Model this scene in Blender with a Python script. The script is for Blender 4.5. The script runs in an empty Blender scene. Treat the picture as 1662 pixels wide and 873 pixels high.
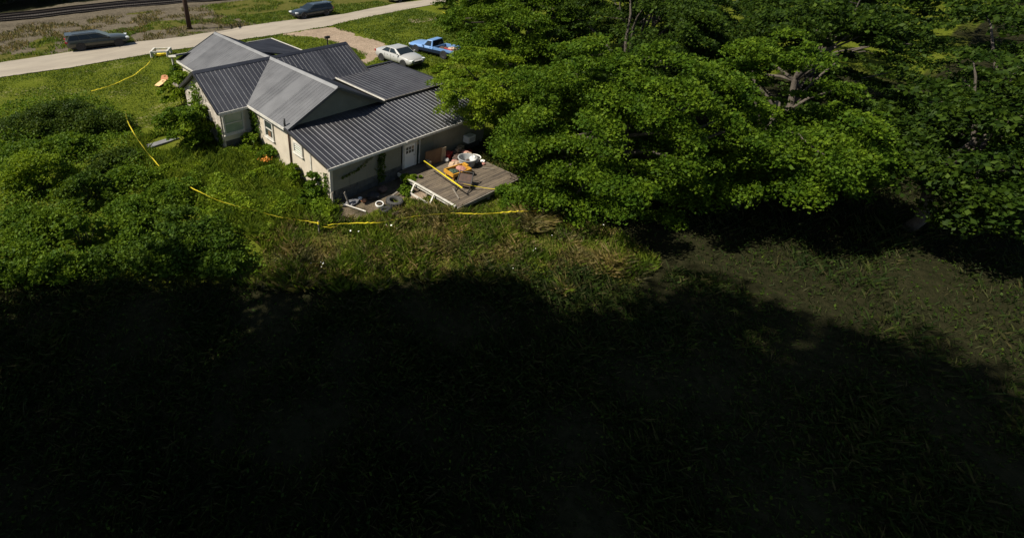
import bpy, math, random
import numpy as np
from mathutils import Vector, Matrix

sc = bpy.context.scene
col = sc.collection
rng = np.random.default_rng(7)
random.seed(7)

# ------------------------------------------------------------------ camera, sky, sun, exposure
F, PPX, PPY = 806.534, 600.0, 296.109          # focal length and principal point, in photograph pixels (1662 wide)
PITCH, ROLL, YAW = 0.515, -0.008, 0.657
CAM = np.array([-11.332, -17.774, 13.155])
_fw = np.array([math.sin(YAW), math.cos(YAW), 0]); _rt = np.array([math.cos(YAW), -math.sin(YAW), 0]); _up = np.array([0, 0, 1.])
_d = _fw*math.cos(PITCH) - _up*math.sin(PITCH); _u = _fw*math.sin(PITCH) + _up*math.cos(PITCH)
_r = _rt*math.cos(ROLL) + _u*math.sin(ROLL); _u = _u*math.cos(ROLL) - _rt*math.sin(ROLL)
cd = bpy.data.cameras.new('camera'); cam = bpy.data.objects.new('camera', cd); col.objects.link(cam); sc.camera = cam
cd.sensor_width = 36; cd.sensor_fit = 'HORIZONTAL'; cd.lens = F/1662*36
cd.shift_x = (831-PPX)/1662; cd.shift_y = (PPY-436.5)/1662
cd.clip_start = 0.1; cd.clip_end = 3000
cam.matrix_world = Matrix(((_r[0], _u[0], -_d[0], CAM[0]), (_r[1], _u[1], -_d[1], CAM[1]), (_r[2], _u[2], -_d[2], CAM[2]), (0, 0, 0, 1)))

SUN_AZ, SUN_EL = math.radians(155), math.radians(50)
sunv = Vector((math.cos(SUN_EL)*math.cos(SUN_AZ), math.cos(SUN_EL)*math.sin(SUN_AZ), math.sin(SUN_EL)))
w = bpy.data.worlds.new('World'); sc.world = w; w.use_nodes = True
nt = w.node_tree; bg = nt.nodes['Background']
sky = nt.nodes.new('ShaderNodeTexSky'); sky.sky_type = 'NISHITA'; sky.sun_disc = False
sky.sun_elevation = SUN_EL; sky.sun_rotation = math.radians(90)-SUN_AZ + 2*math.pi
nt.links.new(sky.outputs[0], bg.inputs[0]); bg.inputs[1].default_value = 0.058
sl = bpy.data.lights.new('sun', 'SUN'); sl.energy = 4.8; sl.angle = math.radians(0.5); sl.color = (1, .93, .79)
so = bpy.data.objects.new('sun', sl); col.objects.link(so); so.rotation_euler = sunv.to_track_quat('Z', 'Y').to_euler(); so.location = (-40, 20, 50)
vs = sc.view_settings; vs.view_transform = 'Standard'; vs.look = 'None'; vs.gamma = 1; vs.exposure = 0.5

# ------------------------------------------------------------------ helpers
def hgt(y):                                      # the yard rises gently from the back of the house to the road
    t = np.clip((np.asarray(y, float)-1)/26, 0, 1)
    return t*1.0
def ray(px, py):
    qx, qy = (px-PPX)/F, (py-PPY)/F
    return _d + _r*qx - _u*qy
def at(px, py, z=None):                          # photograph pixel -> point on the ground (or on level z)
    dd = ray(px, py); zz = 0. if z is None else z
    for i in range(25):
        X = CAM + dd*((zz-CAM[2])/dd[2])
        if z is not None: break
        zz = float(hgt(X[1]))
    return X
def vnoise(x, y, s, seed):
    g = np.random.default_rng(seed).random((64, 64))
    x = np.asarray(x)/s + 1000; y = np.asarray(y)/s + 1000
    i = np.floor(x).astype(int); j = np.floor(y).astype(int); a = x-i; b = y-j
    a = a*a*(3-2*a); b = b*b*(3-2*b)
    return (g[i % 64, j % 64]*(1-a)+g[(i+1) % 64, j % 64]*a)*(1-b) + (g[i % 64, (j+1) % 64]*(1-a)+g[(i+1) % 64, (j+1) % 64]*a)*b
def inpoly(x, y, P):
    P = np.asarray(P)[:, :2]; ins = np.zeros(len(x), bool); n = len(P)
    for i in range(n):
        x0, y0 = P[i]; x1, y1 = P[(i+1) % n]
        c = ((y0 > y) != (y1 > y)) & (x < (x1-x0)*(y-y0)/((y1-y0) if y1 != y0 else 1e-9)+x0)
        ins ^= c
    return ins
def wpoly(pts): return [at(*q) for q in pts]

def obj(name, me, mat, parent=None, loc=None, rz=0):
    o = bpy.data.objects.new(name, me); col.objects.link(o)
    if mat is not None:
        me.materials.clear(); me.materials.append(mat)
    if parent is not None: o.parent = parent
    if loc is not None: o.location = loc
    if rz: o.rotation_euler = (0, 0, rz)
    return o
def tag(o, label, cat, group=None):
    o['label'] = label; o['category'] = cat
    if group: o['group'] = group
    return o
def thing(name, label, cat, loc=(0, 0, 0), rz=0, group=None):
    o = bpy.data.objects.new(name, None); col.objects.link(o); o.empty_display_size = .2
    o.location = loc; o.rotation_euler = (0, 0, rz)
    return tag(o, label, cat, group)

class MB:
    def __init__(s): s.v = []; s.f = []
    def add(s, vs, fs):
        k = len(s.v); s.v += [tuple(map(float, q)) for q in vs]; s.f += [tuple(i+k for i in f) for f in fs]; return s
    def box(s, c, d, rz=0, M=None):
        x, y, z = d[0]/2, d[1]/2, d[2]/2
        vs = [Vector((a*x, b*y, e*z)) for e in (-1, 1) for a, b in ((-1, -1), (1, -1), (1, 1), (-1, 1))]
        R = Matrix.Rotation(rz, 3, 'Z') if M is None else M
        vs = [R@q+Vector(c) for q in vs]
        return s.add(vs, [(3, 2, 1, 0), (4, 5, 6, 7), (0, 1, 5, 4), (1, 2, 6, 5), (2, 3, 7, 6), (3, 0, 4, 7)])
    def bar(s, a, b, wd, ht=None):
        a, b = Vector(a), Vector(b); ht = ht or wd; d = (b-a); L = d.length; d.normalize()
        up = Vector((0, 0, 1)) if abs(d.z) < .95 else Vector((1, 0, 0))
        y = up.cross(d).normalized(); z = d.cross(y)
        return s.box((a+b)/2, (L, wd, ht), M=Matrix((d, y, z)).transposed())
    def poly(s, pts, n, th):                      # flat polygon pushed back along -n by th
        n = Vector(n).normalized(); P = [Vector(q) for q in pts]; k = len(P)
        vs = P+[q-n*th for q in P]
        fs = [tuple(range(k)), tuple(range(2*k-1, k-1, -1))]+[(i, i+k, (i+1) % k+k, (i+1) % k) for i in range(k)]
        return s.add(vs, fs)
    def tube(s, pts, r, n=8, cap=True):
        P = [Vector(q) for q in pts]; r = r if hasattr(r, '__len__') else [r]*len(P); vs = []; fs = []
        ref = Vector((.31, .17, .93))
        for i, q in enumerate(P):
            t = (P[min(i+1, len(P)-1)]-P[max(i-1, 0)]).normalized()
            if abs(t.dot(ref)) > .97: ref = Vector((.9, .3, .2))
            a = t.cross(ref).normalized(); b = t.cross(a)
            vs += [q+(a*math.cos(2*math.pi*k/n)+b*math.sin(2*math.pi*k/n))*r[i] for k in range(n)]
        for i in range(len(P)-1):
            for k in range(n): fs.append((i*n+k, i*n+(k+1) % n, (i+1)*n+(k+1) % n, (i+1)*n+k))
        if cap: fs += [tuple(range(n-1, -1, -1)), tuple((len(P)-1)*n+k for k in range(n))]
        return s.add(vs, fs)
    def lathe(s, prof, n=24, c=(0, 0, 0), axis='Z'):
        vs = []; fs = []; m = len(prof)
        for k in range(n):
            a = 2*math.pi*k/n
            for r, z in prof:
                q = (r*math.cos(a), r*math.sin(a), z)
                if axis == 'Y': q = (q[0], q[2], q[1])
                vs.append((q[0]+c[0], q[1]+c[1], q[2]+c[2]))
        for k in range(n):
            for i in range(m-1): fs.append((k*m+i, (k+1) % n*m+i, (k+1) % n*m+i+1, k*m+i+1))
        return s.add(vs, fs)
    def mesh(s, name='m'):
        me = bpy.data.meshes.new(name); me.from_pydata(s.v, [], s.f); me.update(); return me
    def build(s, name, mat, parent=None, loc=None, rz=0, smooth=False, bevel=0):
        me = s.mesh(name)
        if smooth: me.polygons.foreach_set('use_smooth', [True]*len(me.polygons))
        o = obj(name, me, mat, parent, loc, rz)
        if bevel:
            b = o.modifiers.new('b', 'BEVEL'); b.width = bevel; b.segments = 2; b.limit_method = 'ANGLE'; b.angle_limit = .6
        return o

def np_mesh(name, V, per):                        # V (N*per,3): loose polygons of `per` corners
    V = np.asarray(V, np.float32).reshape(-1, 3); n = len(V)//per
    me = bpy.data.meshes.new(name); me.vertices.add(len(V)); me.vertices.foreach_set('co', V.ravel())
    me.loops.add(n*per); me.loops.foreach_set('vertex_index', np.arange(n*per, dtype=np.int32))
    me.polygons.add(n); me.polygons.foreach_set('loop_start', np.arange(0, n*per, per, dtype=np.int32))
    try: me.polygons.foreach_set('loop_total', np.full(n, per, np.int32))
    except Exception: pass
    me.update(calc_edges=True); return me

# ------------------------------------------------------------------ materials
def mat(name, color, rough=.6, metal=0., spec=.5, var=None, vscale=3., bump=0., bscale=20., island=None, trans=None, coat=0., coords='Object', stretch=(1, 1, 1), detail=6):
    m = bpy.data.materials.new(name); m.use_nodes = True; t = m.node_tree; N = t.nodes; L = t.links
    b = N['Principled BSDF']; b.inputs['Roughness'].default_value = rough; b.inputs['Metallic'].default_value = metal
    b.inputs['Specular IOR Level'].default_value = spec; b.inputs['Coat Weight'].default_value = coat
    b.inputs['Base Color'].default_value = (*color, 1)
    tc = N.new('ShaderNodeTexCoord'); mp = N.new('ShaderNodeMapping'); mp.inputs['Scale'].default_value = stretch
    if coords == 'ObjectRandom':                     # alike pieces share mesh data: shift the grain per piece
        oi = N.new('ShaderNodeObjectInfo'); cx = N.new('ShaderNodeVectorMath'); cx.operation = 'SCALE'; cx.inputs[0].default_value = (31, 57, 13); L.new(oi.outputs['Random'], cx.inputs['Scale'])
        av = N.new('ShaderNodeVectorMath'); av.operation = 'ADD'; L.new(tc.outputs['Object'], av.inputs[0]); L.new(cx.outputs[0], av.inputs[1]); L.new(av.outputs[0], mp.inputs[0])
    else: L.new(tc.outputs[coords], mp.inputs[0])
    out = None
    if var is not None:
        no = N.new('ShaderNodeTexNoise'); no.inputs['Scale'].default_value = vscale; no.inputs['Detail'].default_value = detail; no.inputs['Roughness'].default_value = .65
        L.new(mp.outputs[0], no.inputs['Vector'])
        cr = N.new('ShaderNodeValToRGB'); e = cr.color_ramp.elements
        e[0].position = .32; e[0].color = (*var, 1); e[1].position = .68; e[1].color = (*color, 1)
        L.new(no.outputs['Fac'], cr.inputs[0]); out = cr.outputs[0]
    if island is not None:
        ge = N.new('ShaderNodeNewGeometry'); cr = N.new('ShaderNodeValToRGB'); e = cr.color_ramp.elements
        k = len(island)
        while len(e) < k: e.new(.5)
        for i, c in enumerate(island): e[i].position = i/(k-1); e[i].color = (*c, 1)
        L.new(ge.outputs['Random Per Island'], cr.inputs[0])
        no = N.new('ShaderNodeTexNoise'); no.inputs['Scale'].default_value = 1.1; no.inputs['Detail'].default_value = 3; L.new(tc.outputs['Object'], no.inputs['Vector'])
        c2 = N.new('ShaderNodeValToRGB'); e2 = c2.color_ramp.elements; e2[0].position = .33; e2[0].color = (.62, .74, .8, 1); e2[1].position = .68; e2[1].color = (1.35, 1.25, 1.1, 1); L.new(no.outputs['Fac'], c2.inputs[0])
        mu = N.new('ShaderNodeMix'); mu.data_type = 'RGBA'; mu.blend_type = 'MULTIPLY'; mu.inputs[0].default_value = 1; L.new(cr.outputs[0], mu.inputs[6]); L.new(c2.outputs[0], mu.inputs[7]); out = mu.outputs[2]
    if out is not None: L.new(out, b.inputs['Base Color'])
    if bump:
        no = N.new('ShaderNodeTexNoise'); no.inputs['Scale'].default_value = bscale; no.inputs['Detail'].default_value = 5
        L.new(mp.outputs[0], no.inputs['Vector'])
        bm = N.new('ShaderNodeBump'); bm.inputs['Strength'].default_value = bump; bm.inputs['Distance'].default_value = .05
        L.new(no.outputs['Fac'], bm.inputs['Height']); L.new(bm.outputs[0], b.inputs['Normal'])
    if trans:
        tr = N.new('ShaderNodeBsdfTranslucent'); mx = N.new('ShaderNodeMixShader'); mx.inputs[0].default_value = trans
        if out is not None:
            hs = N.new('ShaderNodeHueSaturation'); hs.inputs['Value'].default_value = 1.3; hs.inputs['Hue'].default_value = .49
            L.new(out, hs.inputs['Color']); L.new(hs.outputs[0], tr.inputs[0])
        else: tr.inputs[0].default_value = (*color, 1)
        L.new(b.outputs[0], mx.inputs[1]); L.new(tr.outputs[0], mx.inputs[2]); L.new(mx.outputs[0], N['Material Output'].inputs[0])
    return m

M = {}
M['roof'] = mat('charcoal_metal', (.205, .20, .215), .52, .75, .5, var=(.150, .147, .158), vscale=.9, stretch=(1, 1, 1))
M['trim'] = mat('white_trim', (.62, .60, .55), .6, var=(.42, .40, .36), vscale=5)
M['wall'] = mat('cream_siding', (.60, .53, .43), .75, var=(.48, .42, .34), vscale=1.5, bump=.1, bscale=6)
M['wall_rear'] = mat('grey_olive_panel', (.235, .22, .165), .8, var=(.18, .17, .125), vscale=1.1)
M['peel'] = mat('peeling_paint', (.55, .50, .43), .85, var=(.22, .19, .16), vscale=2.6, bump=.4, bscale=12)
M['found'] = mat('dark_block', (.12, .115, .10), .95, var=(.05, .05, .045), vscale=2, bump=.4, coords='ObjectRandom')
M['glass'] = mat('window_glass', (.03, .045, .04), .08, 0, .6)
M['curtain'] = mat('green_grey_pane', (.28, .34, .26), .15, 0, .5, var=(.20, .26, .19), vscale=1.5)
M['darkmetal'] = mat('black_metal', (.02, .02, .02), .5)
M['rustpipe'] = mat('brown_pipe', (.16, .08, .05), .7, var=(.08, .04, .03), vscale=8)
M['deck'] = mat('weathered_board', (.175, .138, .098), .85, var=(.058, .046, .036), vscale=1.1, stretch=(.7, 2.5, 1), bump=.3, bscale=14, coords='ObjectRandom')
M['wood'] = mat('grey_wood', (.26, .23, .19), .9, var=(.14, .12, .10), vscale=4, bump=.3)
M['whitewood'] = mat('white_painted_wood', (.66, .64, .58), .7, var=(.40, .37, .32), vscale=4)
M['ply'] = mat('brown_plywood', (.20, .12, .06), .8, var=(.10, .055, .03), vscale=1.6)
M['plylight'] = mat('pale_plywood', (.38, .30, .20), .8, var=(.25, .19, .12), vscale=2)
M['yellow'] = mat('yellow_paint', (.62, .33, .03), .5, var=(.40, .19, .03), vscale=5)
M['tape'] = mat('yellow_tape', (.88, .72, .04), .4, trans=.25)
M['tub'] = mat('grey_plastic', (.40, .41, .42), .5, var=(.30, .31, .31), vscale=3)
M['white'] = mat('white_plastic', (.74, .73, .70), .4)
M['red'] = mat('red_plastic', (.35, .03, .03), .45)
M['black'] = mat('black_rubber', (.018, .018, .02), .7)
M['tyre'] = mat('dusty_tyre', (.075, .073, .07), .9, var=(.03, .03, .03), vscale=6, bump=.3)
M['tan'] = mat('tan_cloth', (.52, .38, .27), .9, var=(.36, .24, .16), vscale=5)
M['darkcloth'] = mat('dark_cloth', (.05, .035, .03), .9, var=(.1, .06, .045), vscale=6)
M['pink'] = mat('pink_cloth', (.48, .24, .20), .9, var=(.34, .15, .12), vscale=8)
M['green_tarp'] = mat('dark_green_cloth', (.04, .065, .04), .8)
M['orange'] = mat('orange_board', (.45, .19, .09), .7)
M['tanboard'] = mat('tan_board', (.68, .45, .22), .6)
M['slab'] = mat('grey_slab', (.20, .20, .21), .8, var=(.13, .13, .14), vscale=4)
M['pole'] = mat('creosote_pole', (.075, .04, .025), .9, var=(.04, .022, .015), vscale=3, stretch=(4, 4, .4))
M['rail'] = mat('rusty_rail', (.045, .03, .022), .6, .3)
M['tie'] = mat('dark_sleeper', (.035, .028, .022), .95)
M['bark'] = mat('grey_bark', (.12, .10, .08), .95, var=(.06, .05, .04), vscale=6, bump=.6, bscale=10, stretch=(3, 3, .6))
M['stem'] = mat('green_brown_stem', (.08, .08, .03), .9)
LF = .36
M['leaf_maple'] = mat('maple_leaf', (.06, .11, .01), .6, 0, .12, island=[(0.0288, 0.0595, 0.0028), (0.0543, 0.1018, 0.0056), (0.0783, 0.1363, 0.0075), (0.1199, 0.1872, 0.0140)], trans=LF)
M['leaf_maple_dark'] = mat('maple_leaf_dark', (.04, .08, .01), .6, 0, .12, island=[(.012, .028, .003), (.022, .044, .004), (.032, .060, .005), (.055, .092, .009)], trans=.3)  # darkened copy of the maple leaf, crown shade put into its colour
M['leaf_light'] = mat('yellow_green_leaf', (.1, .15, .01), .6, 0, .12, island=[(0.0810, 0.1320, 0.0055), (0.1274, 0.1920, 0.0088), (0.1814, 0.2544, 0.0176)], trans=LF)
M['leaf_mid'] = mat('mid_green_leaf', (.05, .1, .01), .6, 0, .12, island=[(0.0497, 0.0960, 0.0055), (0.0842, 0.1440, 0.0088), (0.1242, 0.1944, 0.0143)], trans=LF)
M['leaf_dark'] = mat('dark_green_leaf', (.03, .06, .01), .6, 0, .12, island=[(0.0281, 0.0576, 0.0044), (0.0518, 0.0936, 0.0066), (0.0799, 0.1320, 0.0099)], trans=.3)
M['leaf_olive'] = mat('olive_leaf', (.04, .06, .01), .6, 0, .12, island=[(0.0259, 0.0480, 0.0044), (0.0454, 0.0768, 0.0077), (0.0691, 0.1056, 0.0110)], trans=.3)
M['grass_lush'] = mat('lush_blade', (.06, .1, .01), .6, 0, .25, island=[(0.0583, 0.0960, 0.0055), (0.0972, 0.1440, 0.0099), (0.1458, 0.1920, 0.0242)], trans=LF)
M['grass_dry'] = mat('dry_blade', (.12, .1, .04), .7, 0, .2, island=[(.070, .082, .012), (.115, .105, .025), (.165, .130, .045), (.26, .21, .095)], trans=.3)
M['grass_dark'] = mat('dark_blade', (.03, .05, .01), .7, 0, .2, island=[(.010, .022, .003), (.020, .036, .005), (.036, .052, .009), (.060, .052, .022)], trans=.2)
M['flower_w'] = mat('white_flower', (.75, .75, .68), .7)
M['flower_o'] = mat('orange_flower', (.70, .28, .04), .6, trans=.3)

def roof_metal():
    m = bpy.data.materials.new('charcoal_metal'); m.use_nodes = True; t = m.node_tree; N = t.nodes; L = t.links
    N.remove(N['Principled BSDF'])
    tc = N.new('ShaderNodeTexCoord'); no = N.new('ShaderNodeTexNoise'); no.inputs['Scale'].default_value = 1.3; no.inputs['Detail'].default_value = 6; L.new(tc.outputs['Object'], no.inputs['Vector'])
    ge = N.new('ShaderNodeObjectInfo'); ad = N.new('ShaderNodeMath'); ad.operation = 'MULTIPLY_ADD'; L.new(ge.outputs['Random'], ad.inputs[0]); ad.inputs[1].default_value = .45; L.new(no.outputs['Fac'], ad.inputs[2])
    cr = N.new('ShaderNodeValToRGB'); e = cr.color_ramp.elements; e[0].position = .3; e[0].color = (.021, .020, .022, 1); e[1].position = .9; e[1].color = (.037, .035, .037, 1); L.new(ad.outputs[0], cr.inputs[0])
    c2 = N.new('ShaderNodeValToRGB'); e = c2.color_ramp.elements; e[0].position = .3; e[0].color = (.62, .64, .68, 1); e[1].position = .95; e[1].color = (.92, .95, 1, 1); L.new(ad.outputs[0], c2.inputs[0])
    df = N.new('ShaderNodeBsdfDiffuse'); gl = N.new('ShaderNodeBsdfAnisotropic') if hasattr(bpy.types, 'ShaderNodeBsdfAnisotropic') else N.new('ShaderNodeBsdfGlossy')
    gl.distribution = 'BECKMANN'; gl.inputs['Roughness'].default_value = .60
    L.new(cr.outputs[0], df.inputs[0]); L.new(c2.outputs[0], gl.inputs[0])
    mx = N.new('ShaderNodeMixShader'); mx.inputs[0].default_value = .135
    L.new(df.outputs[0], mx.inputs[1]); L.new(gl.outputs[0], mx.inputs[2]); L.new(mx.outputs[0], N['Material Output'].inputs[0])
    return m
M['roof'] = roof_metal()
# car paint
def paint(name, c, rough=.28): return mat(name, c, rough, 0, .5, coat=.5)
M['p_silver'] = paint('silver_paint', (.37, .37, .36), .3)
M['p_green'] = paint('grey_green_paint', (.030, .033, .024), .32)
M['p_blueblack'] = paint('dark_blue_grey_paint', (.022, .030, .036), .25)
M['p_blue'] = paint('light_blue_paint', (.14, .27, .52), .35)
M['p_navy'] = paint('navy_paint', (.010, .017, .035), .35)
M['p_white'] = paint('white_paint', (.7, .7, .7), .3)
M['carglass'] = mat('car_glass', (.012, .018, .02), .05, 0, .6)
M['alloy'] = mat('alloy', (.45, .45, .45), .35, .7)
M['steelwheel'] = mat('dark_wheel', (.06, .06, .06), .5)
M['lamp'] = mat('headlamp', (.7, .72, .72), .12, 0, .8)
M['redlamp'] = mat('tail_lamp', (.3, .01, .01), .2)
M['cloth_grey'] = mat('grey_cloth', (.3, .29, .28), .9)

# ------------------------------------------------------------------ ground, road, railway bed
road_far = [(-260, 143), (0, 103.5), (110, 86), (220, 69.6), (300, 60.5), (440, 37.5), (555.5, 24), (638, 7.7), (688, 1), (760, -12), (900, -38)]
road_near = [(-260, 168), (0, 126.5), (110, 112), (245.5, 88), (340, 73), (440, 58), (532, 43), (613, 25), (688, 11.5), (760, -3), (900, -31)]
RF = [at(*q) for q in road_far]; RN = [at(*q) for q in road_near]
def resample(P, n):
    P = np.array(P)[:, :2]; d = np.r_[0, np.cumsum(np.linalg.norm(np.diff(P, axis=0), axis=1))]
    t = np.linspace(0, d[-1], n); return np.c_[np.interp(t, d, P[:, 0]), np.interp(t, d, P[:, 1])]
NR = 260
rf, rn = resample(RF, NR), resample(RN, NR)
rf += (rng.random((NR, 2))-.5)*.10; rn += (rng.random((NR, 2))-.5)*.12
rf[:, 1] += (vnoise(rf[:, 0], rf[:, 1], 2.5, 3)-.5)*.5; rn[:, 1] += (vnoise(rn[:, 0], rn[:, 1], 2.5, 4)-.5)*.5
ROADW = np.vstack([rf, rn[::-1]])
drive_px = [(455, 56), (500, 50), (540, 43), (552, 50), (592, 60), (628, 72), (640, 84), (612, 97), (594, 102), (584, 98), (597, 88), (572, 78), (545, 68), (505, 62)]
DRIVE = np.array(wpoly(drive_px))
verge_px = [(-260, 20), (0, 42), (200, 14), (300, 10), (420, 0), (520, -14), (640, -20), (638, 8), (470, 33), (300, 62), (0, 104), (-260, 145)]
VERGE = np.array(wpoly(verge_px))
strip_px = [(-400, 62), (0, 27), (120, 8), (260, -8), (480, -30), (480, -8), (300, 14), (150, 30), (0, 46), (-400, 90)]
BALLAST = np.array(wpoly(strip_px))
tall_px = [(430, 340), (470, 352), (548, 352), (600, 350), (660, 346), (735, 342), (800, 338), (880, 330), (940, 360), (1010, 385), (1060, 430), (1040, 462), (300, 462), (400, 443), (415, 380)]
TALL = np.array(wpoly(tall_px))

xs = np.unique(np.r_[-900, -500, -300, -200, -140, -100, -70, -50, np.arange(-36, 46, .30), 50, 56, 64, 74, 88, 105, 130, 170, 230, 330, 500, 900])
ys = np.unique(np.r_[-900, -500, -300, -200, -130, -90, -65, -50, -42, np.arange(-34, 72, .30), 76, 82, 90, 100, 115, 140, 180, 250, 350, 500, 900])
X, Y = np.meshgrid(xs, ys); x, y = X.ravel(), Y.ravel()
near = (x > -36) & (x < 46) & (y > -34) & (y < 72)
zz = hgt(y) + np.where(near, (vnoise(x, y, 3.1, 11)-.5)*.14+(vnoise(x, y, .9, 12)-.5)*.05, 0)
inR = inpoly(x, y, ROADW)
zz = np.where(inR, hgt(y)-.02, zz)
bal = inpoly(x, y, BALLAST); zz = np.where(bal, zz+.25, zz)
house_fp = (x > -.5) & (x < 11.6) & (y > -.2) & (y < 20); zz = np.where(house_fp, np.minimum(zz, .3), zz)
me = bpy.data.meshes.new('ground'); nx, ny = len(xs), len(ys)
idx = np.arange(nx*ny).reshape(ny, nx)
quads = np.stack([idx[:-1, :-1], idx[:-1, 1:], idx[1:, 1:], idx[1:, :-1]], -1).reshape(-1, 4)
me.vertices.add(len(x)); me.vertices.foreach_set('co', np.c_[x, y, zz].astype(np.float32).ravel())
me.loops.add(quads.size); me.loops.foreach_set('vertex_index', quads.ravel().astype(np.int32))
me.polygons.add(len(quads)); me.polygons.foreach_set('loop_start', np.arange(0, quads.size, 4, dtype=np.int32)); me.update(calc_edges=True)
me.polygons.foreach_set('use_smooth', [True]*len(quads))
n1 = vnoise(x, y, 2.2, 21); n2 = vnoise(x, y, .8, 22); n3 = vnoise(x, y, 6, 23)
verge = inpoly(x+(n1-.5)*2, y+(n2-.5)*2, VERGE)
# R: bare dirt / gravel, G: dry brown cover, B: dark soil under the trees and in the foreground; beyond the railway, painted woodland shade
R_ = np.zeros(len(x)); G_ = np.zeros(len(x)); B_ = np.zeros(len(x))
greenverge = ((n3 > .72) & (n1 > .4)) | (x > 14+3*(n1-.5))
R_ = np.where(verge & ~greenverge, .55+.5*n2, R_); G_ = np.where(verge, .7, G_)
R_ = np.where(bal, 1, R_); G_ = np.where(bal, .8, G_)
drv = inpoly(x+(n1-.5)*1.6, y+(n2-.5)*1.2, DRIVE); R_ = np.where(drv, .85, R_); G_ = np.where(drv, 0, G_)
G_ = np.where(inpoly(x+(n1-.5)*2, y+(n2-.5)*2, TALL), .6, G_)
lawnbare = (n1 > .74) & (x < 0) & (y > 14) & (y < 40); R_ = np.maximum(R_, np.where(lawnbare, .35, 0))
patch = np.array(wpoly([(664, 33), (690, 30), (720, 26), (722, 32), (690, 38), (668, 38)])); R_ = np.where(inpoly(x+(n2-.5), y+(n1-.5), patch), .8, R_)
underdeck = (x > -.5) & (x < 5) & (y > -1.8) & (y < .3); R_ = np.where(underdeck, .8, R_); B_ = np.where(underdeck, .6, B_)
dirtpatch = np.array(wpoly([(660, 305), (690, 303), (700, 318), (680, 326), (655, 322)])); R_ = np.where(inpoly(x, y, dirtpatch), .9, R_)
side = (x-CAM[0])*_rt[0]+(y-CAM[1])*_rt[1]; dep = (x-CAM[0])*_fw[0]+(y-CAM[1])*_fw[1]
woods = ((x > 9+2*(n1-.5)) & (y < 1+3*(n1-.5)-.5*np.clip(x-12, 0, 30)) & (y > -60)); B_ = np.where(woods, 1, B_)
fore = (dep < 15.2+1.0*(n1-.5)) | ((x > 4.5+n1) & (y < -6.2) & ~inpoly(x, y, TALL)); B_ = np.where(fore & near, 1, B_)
BACK = np.array(wpoly([(-500, 60), (0, 25), (80, 14), (150, 5), (200, -4), (200, -60), (-500, -40)])); B_ = np.where(inpoly(x+(n1-.5)*2, y+(n2-.5)*2, BACK), 1, B_)  # shade of the far woods painted onto the ground as dark colour
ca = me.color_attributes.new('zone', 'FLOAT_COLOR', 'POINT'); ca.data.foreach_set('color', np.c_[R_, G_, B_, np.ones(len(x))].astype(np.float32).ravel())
gm = bpy.data.materials.new('ground_cover'); gm.use_nodes = True; t = gm.node_tree; N = t.nodes; L = t.links; b = N['Principled BSDF']
b.inputs['Roughness'].default_value = 1; b.inputs['Specular IOR Level'].default_value = .03
at_ = N.new('ShaderNodeAttribute'); at_.attribute_name = 'zone'; sep = N.new('ShaderNodeSeparateColor'); L.new(at_.outputs['Color'], sep.inputs[0])
tc = N.new('ShaderNodeTexCoord')
def noise(s, d=6, r=.65):
    n = N.new('ShaderNodeTexNoise'); n.inputs['Scale'].default_value = s; n.inputs['Detail'].default_value = d; n.inputs['Roughness'].default_value = r; L.new(tc.outputs['Object'], n.inputs['Vector']); return n.outputs['Fac']
def ramp(f, stops):
    c = N.new('ShaderNodeValToRGB'); e = c.color_ramp.elements
    while len(e) < len(stops): e.new(.5)
    for i, (p_, cc) in enumerate(stops): e[i].position = p_; e[i].color = (*cc, 1)
    L.new(f, c.inputs[0]); return c.outputs[0]
def mix(f, a, c):
    m = N.new('ShaderNodeMix'); m.data_type = 'RGBA'; L.new(f, m.inputs[0]); L.new(a, m.inputs[6]); L.new(c, m.inputs[7]); return m.outputs[2]
def mth(op, a, v):
    m = N.new('ShaderNodeMath'); m.operation = op; L.new(a, m.inputs[0])
    if isinstance(v, (int, float)): m.inputs[1].default_value = v
    else: L.new(v, m.inputs[1])
    m.use_clamp = True; return m.outputs[0]
nA = noise(.55, 8, .7); nB = noise(3.5, 6, .7); nC = noise(14, 4, .6)
lawn = mix(nC, ramp(nA, [(.3, (.068, .092, .006)), (.55, (.108, .130, .012)), (.78, (.165, .155, .040))]), ramp(nB, [(.2, (.066, .090, .007)), (.8, (.130, .148, .022))]))
dry = ramp(nB, [(.3, (.050, .055, .012)), (.5, (.085, .075, .024)), (.72, (.13, .095, .04))])
dirt = mix(nC, ramp(nA, [(.3, (.30, .22, .155)), (.7, (.50, .38, .28))]), ramp(nB, [(.3, (.09, .075, .055)), (.7, (.32, .255, .19))]))
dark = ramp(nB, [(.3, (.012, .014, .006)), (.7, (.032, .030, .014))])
cc = mix(mth('MULTIPLY', sep.outputs[1], 1.0), lawn, dry)
fa = N.new('ShaderNodeMath'); fa.operation = 'ADD'; L.new(sep.outputs[0], fa.inputs[0]); L.new(nB, fa.inputs[1]); fR = fa.outputs[0]
sh = N.new('ShaderNodeMapRange'); L.new(fR, sh.inputs[0]); sh.inputs[1].default_value = .86; sh.inputs[2].default_value = 1.12
gravel = mix(nC, ramp(nA, [(.3, (.080, .067, .047)), (.7, (.150, .125, .090))]), ramp(nB, [(.3, (.045, .037, .026)), (.7, (.20, .17, .125))]))
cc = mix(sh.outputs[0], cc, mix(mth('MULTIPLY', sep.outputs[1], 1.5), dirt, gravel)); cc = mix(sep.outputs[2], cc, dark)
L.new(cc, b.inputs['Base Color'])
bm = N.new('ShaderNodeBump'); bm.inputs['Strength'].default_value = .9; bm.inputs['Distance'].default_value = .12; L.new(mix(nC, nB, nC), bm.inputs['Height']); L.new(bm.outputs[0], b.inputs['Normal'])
g = obj('ground', me, gm); g['kind'] = 'structure'

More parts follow.
